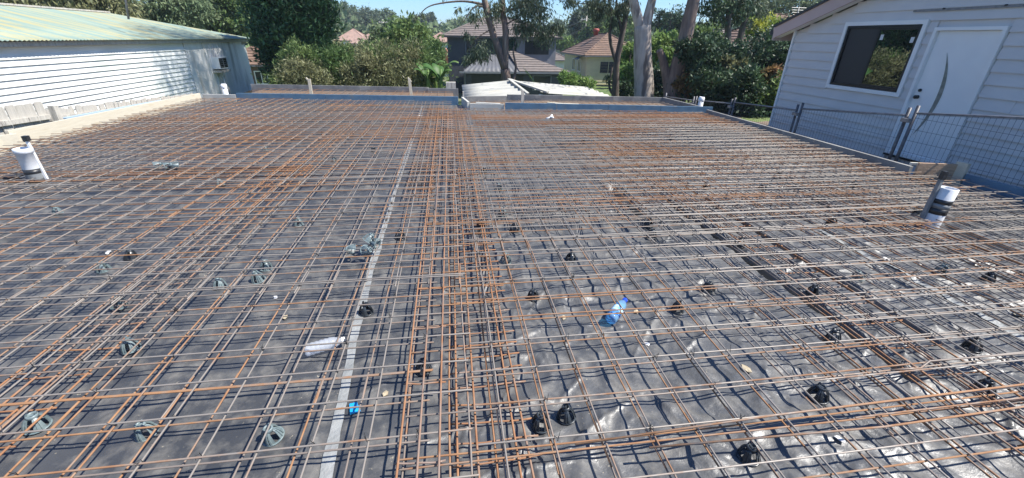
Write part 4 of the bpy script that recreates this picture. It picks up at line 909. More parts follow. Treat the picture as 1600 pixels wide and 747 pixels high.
for k, (px_, pz_) in enumerate(((.55, .5), (1.6, .55), (3.9, .5), (5.1, .5))):
    b = MB(); b.beam((px_-2.2, .1, 0), (px_-2.2, .1, pz_), .07, .07, (0, 1, 0)); b.obj('post', 'timber_grey', cn)

# ------------------------------------------------------------ pixel ray helper for distant things (turns a direction into a real point at depth Y)
def at(px, py, Y):
    d = FW + RT*((px-800)/f_px) - UP*((py-373.5)/f_px); t = Y/d.y; return Vector((d.x*t, Y, CZ+d.z*t))

# ------------------------------------------------------------ houses
def course_plane(mb, a, b_, c, d, n, th=.05):
    """tile courses stepping from bottom edge a-b to top edge c(above a)-d(above b)"""
    a, b_, c, d = map(Vector, (a, b_, c, d)); nn = (b_-a).cross(c-a).normalized(); nn = nn if nn.z > 0 else -nn
    for i in range(n):
        t0, t1 = i/n, (i+1)/n+.002
        p0, p1, q0, q1 = a.lerp(c, t0), b_.lerp(d, t0), a.lerp(c, min(t1, 1)), b_.lerp(d, min(t1, 1))
        mb.add([p0+nn*th, p1+nn*th, q1+nn*.004, q0+nn*.004, p0, p1], [(0, 1, 2, 3), (0, 4, 5, 1)])
def house(name, label, x0, x1, y0, y1, zg, ze, zr, wall, roof, wins=(), hip=1., over=.45, lowwall=None, ncourse=9, axis='x', cat='house'):
    r_ = empty(name, ((x0+x1)/2, y0, zg)); tag(r_, label, cat); ox, oy, oz = (x0+x1)/2, y0, zg
    L_ = lambda x, y, z: (x-ox, y-oy, z-oz)
    b = MB(); b.box(x0-ox, x1-ox, 0, y1-y0, 0 if not lowwall else lowwall-zg, ze-zg); b.obj('wall', wall, r_)
    if lowwall: b = MB(); b.box(x0-ox+.06, x1-ox-.06, .06, y1-y0-.06, 0, lowwall-zg-.002); b.obj('base_wall', 'brick_grey', r_)
    X0, X1, Y0, Y1_ = x0-over, x1+over, y0-over, y1+over; b = MB()
    if axis == 'x':
        hw = (Y1_-Y0)/2; ym_ = (Y0+Y1_)/2; ra, rb = X0+hw*hip, X1-hw*hip
        if ra > rb: ra = rb = (X0+X1)/2
        course_plane(b, L_(X0, Y0, ze), L_(X1, Y0, ze), L_(ra, ym_, zr), L_(rb, ym_, zr), ncourse); course_plane(b, L_(X1, Y1_, ze), L_(X0, Y1_, ze), L_(rb, ym_, zr), L_(ra, ym_, zr), ncourse)
        course_plane(b, L_(X0, Y1_, ze), L_(X0, Y0, ze), L_(ra, ym_, zr), L_(ra, ym_, zr), ncourse); course_plane(b, L_(X1, Y0, ze), L_(X1, Y1_, ze), L_(rb, ym_, zr), L_(rb, ym_, zr), ncourse)
        hips = [((X0, Y0), (ra, ym_)), ((X1, Y0), (rb, ym_)), ((X0, Y1_), (ra, ym_)), ((X1, Y1_), (rb, ym_))]; rid = ((ra, ym_), (rb, ym_))
    else:
        hw = (X1-X0)/2; xm_ = (X0+X1)/2; ra, rb = Y0+hw*hip, Y1_-hw*hip
        if ra > rb: ra = rb = (Y0+Y1_)/2
        course_plane(b, L_(X0, Y1_, ze), L_(X0, Y0, ze), L_(xm_, rb, zr), L_(xm_, ra, zr), ncourse); course_plane(b, L_(X1, Y0, ze), L_(X1, Y1_, ze), L_(xm_, ra, zr), L_(xm_, rb, zr), ncourse)
        course_plane(b, L_(X0, Y0, ze), L_(X1, Y0, ze), L_(xm_, ra, zr), L_(xm_, ra, zr), ncourse); course_plane(b, L_(X1, Y1_, ze), L_(X0, Y1_, ze), L_(xm_, rb, zr), L_(xm_, rb, zr), ncourse)
        hips = [((X0, Y0), (xm_, ra)), ((X1, Y0), (xm_, ra)), ((X0, Y1_), (xm_, rb)), ((X1, Y1_), (xm_, rb))]; rid = ((xm_, ra), (xm_, rb))
        if hip == 0:
            b.add([L_(x0, y0, ze), L_(x1, y0, ze), L_(xm_, y0, zr-.12)], [(0, 1, 2)])
    rf = b.obj('roof', roof, r_)
    b = MB()
    if hip:
        for (p, q_) in hips: b.beam(L_(p[0], p[1], ze+.06), L_(q_[0], q_[1], zr+.06), .16, .07)
    if rid[0] != rid[1]: b.beam(L_(*rid[0], zr+.05), L_(*rid[1], zr+.05), .18, .08)
    if b.v: b.obj('ridge_tiles', roof, r_)
    b = MB(); ring2 = [(X0, Y0, X1, Y0), (X1, Y0, X1, Y1_), (X1, Y1_, X0, Y1_), (X0, Y1_, X0, Y0)]
    for (xa, ya, xb, yb) in ring2: b.beam(L_(xa, ya, ze-.07), L_(xb, yb, ze-.07), .10, .12)
    b.obj('gutter', 'metal_pale' if wall != 'render_dark' else 'roof_dark', r_)
    b = MB(); b.box(X0-ox+.05, X1-ox-.05, Y0-oy+.05, Y1_-oy-.05, ze-zg-.03, ze-zg-.005); b.obj('soffit', 'wall_white' if wall not in ('render_dark',) else 'render_dark', r_)
    for wv in wins:
        face, u0, u1, z0, z1 = wv[:5]; fm = wv[5] if len(wv) > 5 else 'white'
        def bx(mb, e0, e1, u0_, u1_, z0_, z1_):
            if face == 'f': mb.box(u0_-ox, u1_-ox, -e1, -e0, z0_-zg, z1_-zg)
            elif face == 'l': mb.box(x0-ox-e1, x0-ox-e0, u0_-oy, u1_-oy, z0_-zg, z1_-zg)
            else: mb.box(x1-ox+e0, x1-ox+e1, u0_-oy, u1_-oy, z0_-zg, z1_-zg)
        t = .07; b = MB(); bx(b, .0, .06, u0, u0+t, z0, z1); bx(b, .0, .06, u1-t, u1, z0, z1); bx(b, 0, .06, u0+t, u1-t, z0, z0+t); bx(b, 0, .06, u0+t, u1-t, z1-t, z1)
        wf = b.obj('window', fm, r_); b = MB(); bx(b, .004, .02, u0+t, u1-t, z0+t, z1-t); b.obj('pane', 'window', wf)
        b = MB(); bx(b, .021, .05, (u0+u1)/2-.025, (u0+u1)/2+.025, z0+t, z1-t); b.obj('glazing_bar', fm, wf)
    return r_
# dark two storey house
dk = house('two_storey_house', 'dark two storey house with a hipped tile roof behind the forked gum tree', .0, 10.0, 42, 51, -3.6, 1.55, 3.25, 'render_dark', 'tile_grey',
      [('f', 6.95, 9.4, .05, 1.35, 'render_grey'), ('f', 1.6, 3.4, .1, 1.3, 'render_grey')], hip=.85, ncourse=11)
def dkl(x, y, z): return (x-5.0, y-42, z+3.6)
b = MB(); b.box(6.3-5, 9.99-5, -.10, -.002, 2.55, 5.1); b.obj('lit_wall_panel', 'render_grey', dk)  # lighter panel: sunlight on the right part of the wall put into colour
b = MB(); b.box(6.95-5, 9.4-5, -.13, -.101, 3.65, 4.95); wf_ = b.obj('window', 'render_grey', dk); b = MB(); b.box(7.05-5, 9.3-5, -.14, -.131, 3.72, 4.88); b.obj('pane', 'window', wf_)
# lower storey projecting with its own hip roof
b = MB(); b.box(1.35-5, 10.0-5, -3.6, -.15, .0, 2.45); b.obj('garage', 'render_dark', dk)
b = MB(); b.box(7.2-5, 8.9-5, -3.66, -3.605, .9, 2.2); wf_ = b.obj('window', 'render_grey', dk); b = MB(); b.box(7.3-5, 8.8-5, -3.68, -3.661, 1.0, 2.1); b.obj('pane', 'window', wf_)
b = MB(); b.box(1.9-5, 6.4-5, -3.64, -3.605, .05, 2.2); b.obj('recess_shade', 'aluminium', dk)  # flat black sheet standing in for the shade of the ground-floor recess
b = MB(); course_plane(b, dkl(6.0, 38.0, -1.10), dkl(10.5, 38.0, -1.10), dkl(5.4, 41.8, .42), dkl(5.8, 41.8, .42), 9); course_plane(b, dkl(10.5, 38, -1.1), dkl(10.5, 42, -1.1), dkl(5.8, 41.8, .42), dkl(5.8, 41.8, .42), 9); b.obj('lower_roof', 'tile_grey', dk)
corr('metal_roof', ((1.2, 38.0, -1.12), (7.0, 38.0, -1.12)), ((3.0, 41.9, .05), (5.6, 41.9, .20)), .4, .012, 'metal_pale', dk, Vector((5.0, 42, -3.6)))
b = MB(); b.beam(dkl(.9, 37.95, -1.2), dkl(10.5, 37.95, -1.2), .12, .14); b.obj('gutter', 'render_grey', dk)
b = MB(); b.tube([dkl(1.35, 37.9, -1.2), dkl(1.35, 38.3, -1.6), dkl(1.35, 38.35, -3.6)], .06, 8); b.obj('downpipe', 'render_grey', dk, True)
# cream house
ch = house('cream_house', 'cream timber house with a brown tiled hip roof and red roof vent', 14.95, 21.5, 48, 57.5, -4.6, -.10, 2.1, 'cream', 'tile_brown',
      [('f', 16.45, 18.5, -1.95, -.65, 'cream'), ('l', 50.0, 51.2, -1.9, -.6), ('l', 52.3, 53.6, -1.9, -.6)], hip=1., lowwall=-3.1, ncourse=12, axis='y')
b = MB(); b.lathe([(0, 0), (.28, 0), (.28, .35), (.42, .5), (.35, .7), (0, .75)], 10); b.obj('roof_vent', 'terracotta', ch, True, loc=(-.9, 5.0, 6.5))
b = MB(); b.beam((-3.9, 2.2, 4.0), (-3.3, 2.2, 4.4), 1.3, .05, (0, 0, 1)); b.obj('awning', 'metal_pale', ch)
b = MB()
for i in range(9): b.box(-3.27, -3.1+6.4, -.03, -.006, 1.55+.3*i, 1.56+.3*i)
b.obj('board_joint', 'cream', ch)
lt = empty('lean_to', (13.3, 46.5, -4.4)); tag(lt, 'low dark lean-to roof left of the cream house', 'lean-to')
b = MB(); b.beam((-1.6, 0, 2.35), (1.6, 0, 2.05), 5, .08, (0, 0, 1)); b.obj('roof', 'tile_grey', lt); b = MB(); b.box(-1.4, 1.4, -1.8, 2, 0, 1.95); b.obj('wall', 'render_grey', lt)
# brick house left behind the shed
house('brick_house', 'brown brick house with a red tiled roof between shed and cypress', -17.2, -10.5, 38, 46, -3.4, -.75, 1.05, 'brick_brown', 'tile_brown', [('f', -15.2, -14.2, -2.2, -1.2)], hip=.6, ncourse=10)
house('house', 'distant house with pinkish tiled roof above the bushes, leftmost', -23.5, -17.5, 104, 112, -3, .3, 2.6, 'wall_white', 'tile_pink', [('f', -22, -20.5, -1.2, -.1)])
house('house', 'distant house with faded tiled roof right of the leftmost one', -19.2, -11.5, 96, 104, -3.2, -.1, 1.9, 'wall_white', 'tile_pink', [('f', -18, -16.5, -1.5, -.4), ('f', -15, -13.6, -1.5, -.4)])
house('house', 'distant pale blue gabled house half hidden by the bushes', -17.2, -12.4, 86, 94, -4, -1.9, .1, 'wall_blue', 'tile_pink', [('f', -15.6, -14.2, -3, -2)], hip=0., axis='y')
house('house', 'distant white house with reddish roof just left of the dark house', -3.5, 1.4, 82, 90, -3.8, .5, 2.1, 'wall_blue', 'tile_pink', [('f', -2.2, -1.0, -1.2, -.1)], hip=.8)
house('house', 'small white house with an orange roof beside the dark house', -2.0, 1.6, 62, 70, -4.2, -1.9, -.2, 'wall_white', 'tile_orange', [('f', -1.4, -.6, -3.0, -2.1), ('f', -.3, .5, -3.0, -2.1)], hip=.0, axis='y')
house('house', 'white house with brown roof seen between dark house and cream house', 12.6, 17.5, 66, 74, -4.2, -1.4, .15, 'wall_white', 'tile_grey', [('f', 13.0, 13.9, -2.9, -1.9), ('f', 14.6, 15.4, -2.9, -1.9)], hip=.8)
house('house', 'distant house with dark hipped roof above the green hedge', 22, 31, 118, 126, -2, .9, 3.2, 'wall_white', 'tile_grey', [('f', 24, 26, -.6, .4)])
house('house', 'house with brown roof low behind the bushes left of the cream house', 18.5, 24, 92, 99, -3.5, -.5, 1.2, 'wall_white', 'tile_brown', [('f', 19.5, 21, -2, -1)])
house('tiled_house', 'house with reddish brown tiled roof beyond the dark hedge, beside the grey house', 19.8, 30, 27, 35, -2.2, .95, 3.3, 'wall_white', 'tile_brown', [('f', 21.5, 23, -.9, .3)], hip=.9, ncourse=13)
house('tiled_house', 'house with greyish tiled roof behind the dark hedge and gum trunks', 22.5, 32, 37, 45, -3.2, .9, 2.5, 'wall_white', 'tile_grey', [('f', 24, 25.5, -1, .2)], hip=.7, ncourse=9)

# ------------------------------------------------------------ trees
def foliage(blobs, per, leaf, droop=0., aspect=2.2, clump=.16, seed=1, shell=.55, leaves=30):
    """leaf quads in clumps through ellipsoid blobs; returns verts, quads"""
    r1 = np.random.default_rng(seed); V = []
    for (c, rad, wgt) in blobs:
        n = max(1, int(per*wgt)); d = r1.normal(size=(n, 3)); d /= np.linalg.norm(d, axis=1)[:, None]
        rr = r1.uniform(shell, 1., n)**.7; cc = np.array(c)+d*rr[:, None]*np.array(rad)*(1+.20*r1.normal(size=(n, 1)))
        cs = clump*np.mean(rad)*r1.uniform(.5, 1.4, n)
        p = np.repeat(cc, leaves, 0)+r1.normal(size=(n*leaves, 3))*np.repeat(cs, leaves)[:, None]*np.array([1, 1, .75])
        outd = np.repeat(d, leaves, 0)
        ax = r1.normal(size=p.shape)+outd*.7; ax[:, 2] -= droop*3; ax /= np.linalg.norm(ax, axis=1)[:, None]
        sd = np.cross(ax, r1.normal(size=p.shape)); sd /= np.linalg.norm(sd, axis=1)[:, None]
        L_ = leaf*(.45+1.1*r1.random(len(p))**1.6)[:, None]*1.15; W_ = L_/aspect
        V.append(np.stack([p, p+ax*L_*.45+sd*W_*.5, p+ax*L_, p+ax*L_*.45-sd*W_*.5], 1))
    V = np.concatenate(V).reshape(-1, 3); return V, np.arange(len(V)).reshape(-1, 4)
def crown(name, blobs, per, leaf, mat, parent, **kw):
    V, Q = foliage(blobs, per, leaf, **kw); off_ = np.array(parent.location if parent else (0, 0, 0)); return link(name, mknp(name, V-off_, Q, mat), parent)
def wob(a, b_, n, amp, seed):
    r1 = random.Random(seed); a = Vector(a); b_ = Vector(b_)
    return [a.lerp(b_, i/n)+Vector((r1.gauss(0, amp), r1.gauss(0, amp), 0))*(0 if i in (0, n) else 1) for i in range(n+1)]
def trunk_obj(name, paths, mat, parent, n=10):
    b = MB(); o = parent.location
    for pts, rads in paths: b.tube([Vector(p)-o for p in pts], rads, n)
    return b.obj(name, mat, parent, True)
def bez(pts, n=10):
    """smooth polyline through points (Catmull-Rom)"""
    P = [Vector(p) for p in pts]; P = [P[0]*2-P[1]]+P+[P[-1]*2-P[-2]]; out = []
    for i in range(1, len(P)-2):
        for k in range(n):
            t = k/n; a, b_, c, d = P[i-1], P[i], P[i+1], P[i+2]
            out.append(.5*((2*b_)+(c-a)*t+(2*a-5*b_+4*c-d)*t*t+(-a+3*b_-3*c+d)*t**3))
    out.append(P[-2]); return out
def rads(n, r0, r1_, flare=0): return [r0+(r1_-r0)*i/(n-1)+flare*max(0, 1-i/(n*.12)) for i in range(n)]
def limb(pts, r0, r1_, n=6, flare=0): p = bez(pts, n); return (p, rads(len(p), r0, r1_, flare))

# A: forked gum behind the canopy (base hidden by the slab edge)
Y = 18.2
A0 = at(794, 172, Y); T = empty('gum_tree', A0); tag(T, 'forked brown gum tree before the dark house, one long bare branch reaching left', 'tree')
fk = at(789, 108, Y); l1 = at(770, 52, Y); l2 = at(757, 0, Y); r1_ = at(790, 50, Y); r2_ = at(785, 0, Y+.3)
trunk_obj('trunk', [limb([A0, at(793, 140, Y), fk], .22, .19, 6, .05), limb([fk, l1, l2, l2+Vector((-.5, 0, 2.6)), l2+Vector((-1.1, .4, 6.4)), Vector((.6, 16.8, 13.8))], .155, .05), limb([fk, r1_, r2_, r2_+Vector((.1, .3, 2.8)), r2_+Vector((.7, .6, 6.2)), Vector((2.6, 17.4, 12)), Vector((3.0, 16.4, 16.6))], .14, .05),
                    limb([at(801, 132, Y), at(806, 105, Y), at(802, 80, Y), at(808, 60, Y)], .06, .02)], 'bark_brown', T)
br = [l2+Vector((0, 0, -.15)), at(725, 2, Y-.3), at(690, 5, Y-.5), at(667, 12, Y-.6), at(650, 30, Y-.6)]
trunk_obj('branch', [limb(br, .05, .012), limb([at(757, 10, Y), at(740, 12, Y-.3), at(720, 40, Y-.5)], .04, .01), limb([at(786, 20, Y), at(820, 12, Y), at(850, 40, Y+.5), at(868, 55, Y+.6)], .05, .012), limb([at(788, 40, Y), at(812, 30, Y), at(832, 60, Y+.4)], .04, .01),
                     limb([at(768, 45, Y), at(745, 60, Y-.4), at(735, 75, Y-.5)], .03, .01)], 'bark_dark', T, 6)
def bl(px, py, Y, r_, w_=1., sq=1.): return (tuple(at(px, py, Y)), (r_, r_, r_*sq), w_)
crown('crown', [bl(752, 82, Y-.5, .38, 1.3, .9), bl(735, 90, Y-.5, .25, .5), bl(742, 20, Y-.4, .4, .6), bl(775, 12, Y, .5, 1.2), bl(815, 10, Y, .65, 2, .8), bl(842, 22, Y+.4, .55, 1.4), bl(820, 45, Y+.3, .55, 1.8, .7), bl(848, 55, Y+.6, .42, 1.2), bl(870, 42, Y+.6, .42, .9, .8), bl(800, 62, Y+.2, .3, .6), bl(830, 0, Y, .6, 1.4),
   bl(650, 25, Y-.6, .12, .12), bl(662, 22, Y-.6, .1, .1), bl(718, 15, Y-.4, .14, .15), bl(760, 65, Y, .3, .4), bl(735, 55, Y-.3, .2, .25), bl(690, -20, Y, .3, .3)]
   + [(tuple(r2_+Vector((dx, dy, dz))), (1.5, 1.5, 1.1), 4) for dx, dy, dz in ((-2.6, .4, 6.8), (1.8, .6, 6.6), (1.0, 1.2, 9.8))]
   + [((x_, y_-2.0, z_), (1.7, 1.5, 1.3), 4) for x_, y_, z_ in ((1.2, 15.6, 15.2), (3.4, 16.2, 16.8), (.2, 17.6, 14.4), (2.4, 18.0, 16.2), (4.6, 18.2, 17.6), (1.0, 19.8, 15.4), (3.2, 20.2, 17.2), (-.8, 19.4, 13.6), (5.2, 20.4, 19.2), (2.0, 16.8, 18.2))], 26, .15, 'leaf_euc', T, droop=.8, aspect=4.5, clump=.28, seed=3, shell=.1, leaves=24)
# B: slender dark gum
Y = 19; B0 = at(960, 172, Y); T = empty('gum_tree', B0); tag(T, 'slender dark gum tree with thin stems in front of the cream house', 'tree')
trunk_obj('trunk', [limb([B0, at(962, 130, Y), at(964, 95, Y), at(974, 45, Y), at(983, -5, Y), at(985, -60, Y)], .17, .07, 6, .04), limb([at(963, 100, Y), at(953, 60, Y), at(955, 20, Y), at(945, -30, Y)], .08, .04), limb([at(972, 55, Y), at(965, 20, Y), at(962, -20, Y)], .07, .03), limb([at(960, 150, Y), at(952, 135, Y+.2), at(957, 105, Y+.3)], .08, .03)], 'bark_dark', T)
trunk_obj('branch', [limb([at(955, 25, Y), at(925, 8, Y), at(900, 5, Y)], .04, .012), limb([at(975, 40, Y), at(955, 18, Y), at(935, 20, Y)], .03, .01)], 'bark_dark', T, 6)
crown('crown', [bl(895, -2, Y, .4, .9), bl(925, 5, Y, .45, 1.2), bl(948, 8, Y, .5, 1.6), bl(970, 12, Y, .4, 1.1), bl(935, 22, Y, .3, .7), bl(958, 35, Y, .25, .5), bl(985, 0, Y, .3, .5), bl(870, -22, Y, .5, 1), bl(950, 120, Y+.2, .2, .3)]
   + [(tuple(at(950, -60, Y)+Vector((dx, dy, dz))), (1.3, 1.2, 1.0), 3) for dx, dy, dz in ((-1.5, 0, 1), (.8, .4, 1.6), (-.3, .5, 2.8), (1.9, .2, .8))], 26, .14, 'leaf_euc', T, droop=.8, aspect=4.5, clump=.28, seed=5, shell=.1, leaves=24)
# C: big pale gum
Y = 16.6; C0 = at(1006, 175, Y); T = empty('gum_tree', C0); tag(T, 'big pale smooth-barked gum trunk forking in two near the top of the picture', 'tree')
trunk_obj('trunk', [limb([C0, at(1006, 130, Y), at(1004, 90, Y), at(1004, 40, Y)], .40, .30, 8, .05), limb([at(1002, 50, Y), at(993, 15, Y), at(984, -25, Y), at(970, -90, Y), at(960, -200, Y)], .20, .07, 8), limb([at(1007, 50, Y), at(1014, 20, Y), at(1022, -15, Y), at(1035, -90, Y), at(1030, -200, Y)], .20, .07, 8)], 'bark_pale', T, 16)
crown('crown', [(tuple(C0+Vector((dx, dy, dz))), (1.8, 1.6, 1.2), 4) for dx, dy, dz in ((-2.5, 0, 7), (0, 1, 8.3), (2.2, .5, 7.2), (-1, -1, 6.4), (1.2, -.8, 6.3), (0, .2, 9.8))], 22, .15, 'leaf_euc', T, droop=.8, aspect=4.5, clump=.28, seed=6, shell=.1, leaves=24)
# D: leaning gum
Y = 15.6; D0 = at(1047, 178, Y); T = empty('gum_tree', D0); tag(T, 'thick brownish gum trunk leaning right beside the fence, right of the pale gum', 'tree')
trunk_obj('trunk', [limb([D0, at(1052, 135, Y), at(1066, 80, Y), at(1077, 30, Y), at(1088, -20, Y), at(1100, -90, Y), at(1105, -200, Y)], .33, .12, 8, .04), limb([at(1046, 170, Y+.1), at(1043, 130, Y+.1), at(1036, 95, Y+.1), at(1030, 78, Y+.1)], .20, .11, 6)], 'bark_brown', T, 16)
crown('crown', [(tuple(D0+Vector((dx, dy, dz))), (1.7, 1.6, 1.2), 4) for dx, dy, dz in ((-.5, 0, 7), (1.8, 1, 7.9), (3.4, .5, 7.0), (1.4, -1, 6.4), (2.2, .3, 9.3))], 22, .15, 'leaf_euc', T, droop=.8, aspect=4.5, clump=.28, seed=8, shell=.1, leaves=24)
# E, F: gums behind the dark hedge at right
for k, (px_, lab) in enumerate(((1138, 'dark stemmed gum tree rising behind the hedge, left of two'), (1160, 'dark stemmed leaning gum tree rising behind the hedge, right of two'))):
    Y = 22+k; E0 = at(px_-4+k*-6, 150, Y); T = empty('gum_tree', E0); tag(T, lab, 'tree')
    trunk_obj('trunk', [limb([E0, at(px_-1-k*4, 70, Y), at(px_+k*4, 30, Y), at(px_+6+k*10, -15, Y), at(px_+k*16, -70, Y)], .20, .08, 6), limb([at(px_+k*3, 35, Y), at(px_-14, 18, Y), at(px_-25, 5, Y)], .06, .02), limb([at(px_+k*3, 30, Y), at(px_+16, 10, Y), at(px_+30, -10, Y)], .06, .02)], 'bark_dark', T, 8)
    crown('crown', [bl(px_-32, 12, Y, .7, 1.3, .8), bl(px_-18, 28, Y, .5, .8, .6), bl(px_-5, 8, Y, .7, 1.6, .7), bl(px_+18, 2, Y, .8, 1.6, .7), bl(px_-38, 38, Y, .3, .35), bl(px_+30, 18, Y, .45, .7, .7), bl(px_-30, -20, Y, .9, 1.5), bl(px_+5, -30, Y, 1.1, 2), bl(px_+14, 36, Y, .25, .3)], 19, .16, 'leaf_dark' if k == 0 else 'leaf_euc', T, droop=.5, aspect=3, clump=.28, seed=11+k, shell=.1, leaves=24)
def simple_tree(name, label, cat, blobs, per, leaf, mat, base=None, tr=.12, group=None, seed=1, bark='bark_dark', **kw):
    xs = [b_[0][0] for b_ in blobs]; ysm = [b_[0][1] for b_ in blobs]; cx, cy = sum(xs)/len(xs), sum(ysm)/len(ysm)
    top = max(b_[0][2] for b_ in blobs); base = base or (cx, cy, tz(cx, cy)-.1); T = empty(name, base); tag(T, label, cat, group)
    paths = [limb([base, (cx, cy, (base[2]+top)/2), (cx, cy, top)], tr, tr*.35, 4)]
    for b_ in blobs[:6]: paths.append(limb([(cx, cy, base[2]+(b_[0][2]-base[2])*.45), tuple((Vector(b_[0])+Vector((cx, cy, b_[0][2])))/2-Vector((0, 0, b_[1][2]*.3))), b_[0]], tr*.45, tr*.12, 3))
    trunk_obj('trunk', paths, bark, T, 6); crown('crown', blobs, per, leaf, mat, T, seed=seed, **kw); return T
# cypress at left
Y = 21.5
cb = [bl(460, 122, Y, .85, 3, .8), bl(442, 98, Y, .65, 2), bl(462, 92, Y, 1.15, 5, .8), bl(430, 68, Y, .72, 3), bl(482, 66, Y, .85, 3.5), bl(456, 52, Y, 1.3, 6), bl(424, 30, Y, .75, 3), bl(488, 28, Y, .85, 3.5), bl(455, 8, Y, 1.35, 6), bl(499, 45, Y, .42, 1.2), bl(430, -20, Y, .95, 3), bl(480, -20, Y, .95, 3), bl(455, -65, Y, 1.1, 4), bl(458, -110, Y, .8, 2), bl(413, 48, Y, .38, 1.1)]
simple_tree('cypress_tree', 'large dense dark green cypress standing right of the shed', 'tree', cb, 42, .15, 'leaf_cyp', seed=31, tr=.3, droop=-.35, aspect=2.6, clump=.14, shell=.8, leaves=34)
# trees behind the shed
simple_tree('gum_tree', 'olive gum tree behind the shed roof at the far left corner', 'tree', [bl(10, -5, 30, 1.8, 3), bl(45, 5, 30, 1.6, 3), bl(70, -10, 31, 1.9, 3), bl(30, 22, 31, 1.3, 2), bl(25, -50, 30, 2.4, 4)], 45, .24, 'leaf_olive', seed=41, tr=.25, droop=.5, aspect=3, clump=.2, shell=.2, bark='bark_pale')
simple_tree('gum_tree', 'olive brown gum tree behind the shed roof, second from the left corner', 'tree', [bl(110, 0, 33, 1.6, 3), bl(140, 14, 33, 1.5, 3), bl(165, 2, 33, 1.4, 3), bl(95, 20, 33, 1.2, 2), bl(185, 18, 34, .9, 1.5), bl(130, -40, 33, 2.2, 4)], 45, .24, 'leaf_olive', seed=42, tr=.2, droop=.5, aspect=3, clump=.2, shell=.2, bark='bark_pale')
simple_tree('gum_tree', 'grey green open gum tree behind the middle of the shed roof', 'tree', [bl(215, 22, 38, 1.3, 1.5, .5), bl(250, 12, 38, 1.3, 2), bl(275, 28, 38, 1.5, 2.4), bl(300, 10, 38, 1.4, 2), bl(262, -15, 38, 1.5, 2), bl(235, 35, 38, 1.1, 1.4, .6)], 36, .24, 'leaf_far', seed=43, tr=.2, droop=.4, aspect=3, clump=.2, shell=.2)
simple_tree('leafy_tree', 'full green tree between shed roof and cypress', 'tree', [bl(330, 5, 44, 1.5, 3), bl(362, 22, 44, 1.5, 4), bl(345, 42, 44, 1.3, 3.5), bl(378, 42, 44, 1.1, 3), bl(385, 12, 45, 1.4, 3), bl(320, 35, 44, 1.0, 2), bl(350, -25, 44, 1.8, 3)], 48, .22, 'leaf_green', seed=44, tr=.25, aspect=2, clump=.17, shell=.5)
# bush row beyond the left strip
bush = [(452, 104, 17.5, .7, 'leaf_green', 'tall green bush at the foot of the cypress'), (478, 108, 17.0, .85, 'leaf_olive', 'feathery olive bush, second from the cypress'), (515, 112, 17.6, .85, 'leaf_green', 'green bush behind the left pine stake'),
        (552, 118, 17.2, .8, 'leaf_olive', 'feathery yellowish bush in the middle of the bush row'), (590, 108, 17.8, .95, 'leaf_green', 'dense dark green bush right of the feathery yellowish one'), (628, 104, 17.2, 1.0, 'leaf_olive', 'brownish green bush before the round tree'), (662, 102, 17.9, .9, 'leaf_green', 'green bush beside the banana plants')]
for i, (px_, py_, Y, r_, m_, lab) in enumerate(bush):
    bs = []
    rr_ = random.Random(50+i)
    for k in range(9): bs.append(bl(px_+rr_.uniform(-26, 26), py_+rr_.uniform(-26, 24), Y+rr_.uniform(-.5, .5), r_*rr_.uniform(.3, .6), .8))
    bs.append(bl(px_, 128, Y, r_, 2.2, .6))
    simple_tree('bush', lab, 'bush', bs, 40, .10, m_, seed=60+i, tr=.05, group='bushes beyond the far left strip', droop=-.25, aspect=3.6, clump=.24, shell=.25)
simple_tree('round_tree', 'rounded light green tree standing behind the bush row', 'tree', [bl(640, 62, 30, 1.2, 3), bl(620, 78, 30, 1.1, 3), bl(660, 80, 30, 1.1, 3), bl(600, 95, 30, 1.0, 2), bl(672, 100, 30, .9, 2), bl(640, 95, 30, 1.3, 3)], 46, .2, 'leaf_green', seed=71, tr=.2, aspect=2, clump=.18, shell=.5)
simple_tree('leafy_tree', 'grey green tree left of the rounded tree, before the distant roofs', 'tree', [bl(590, 72, 34, .9, 2), bl(600, 55, 34, .7, 1.2), bl(575, 85, 34, .8, 1.6)], 40, .2, 'leaf_far', seed=72, tr=.15, aspect=2.5, clump=.2, shell=.3)
simple_tree('leafy_tree', 'pale yellow green tree in front of the leftmost distant roof', 'tree', [bl(528, 80, 36, .5, 1.5), bl(540, 92, 36, .9, 2), bl(525, 95, 36, .8, 2), bl(560, 98, 36, .8, 1.6)], 40, .19, 'leaf_olive', seed=73, tr=.12, aspect=2.5, clump=.2, shell=.3)
# banana plants
def banana(lab, base, n, ln, seed):
    r1 = random.Random(seed); T = empty('banana_plant', base); tag(T, lab, 'banana plant', 'banana plants'); b = MB(); b.tube([(0, 0, 0), (.03, 0, .5), (.05, 0, .9)], [.07, .06, .04], 8); b.obj('stem', 'leaf_bright', T, True)
    for i in range(n):
        a = r1.uniform(0, 6.28); L_ = ln*r1.uniform(.7, 1.1); v = []; f = []; N_ = 8; rise = r1.uniform(1.0, 1.9)
        for k in range(N_+1):
            t = k/N_; rr_ = L_*t*.6; zz = .55+L_*.8*(rise*t-.7*t*t*rise*.9); wd = .11*math.sin(math.pi*min(1, t*.93+.06))+.01
            cx, cy = rr_*math.cos(a), rr_*math.sin(a); px_, py_ = -math.sin(a)*wd, math.cos(a)*wd
            v += [(cx+px_, cy+py_, zz-.03), (cx, cy, zz+.015), (cx-px_, cy-py_, zz-.03)]
        for k in range(N_): f += [(k*3, k*3+3, k*3+4, k*3+1), (k*3+1, k*3+4, k*3+5, k*3+2)]
        link('leaf', mk('leaf', v, f, 'leaf_banana', True), T)
for i, (px_, Y, lab) in enumerate(((668, 16.6, 'banana plant left of the others, before the round tree'), (688, 16.0, 'banana plant nearest the dark house corner'), (680, 17.2, 'banana plant at the back between the other two'))):
    p = at(px_, 134, Y); banana(lab, (p.x, p.y, p.z-.35), 9, 1.05, 80+i)
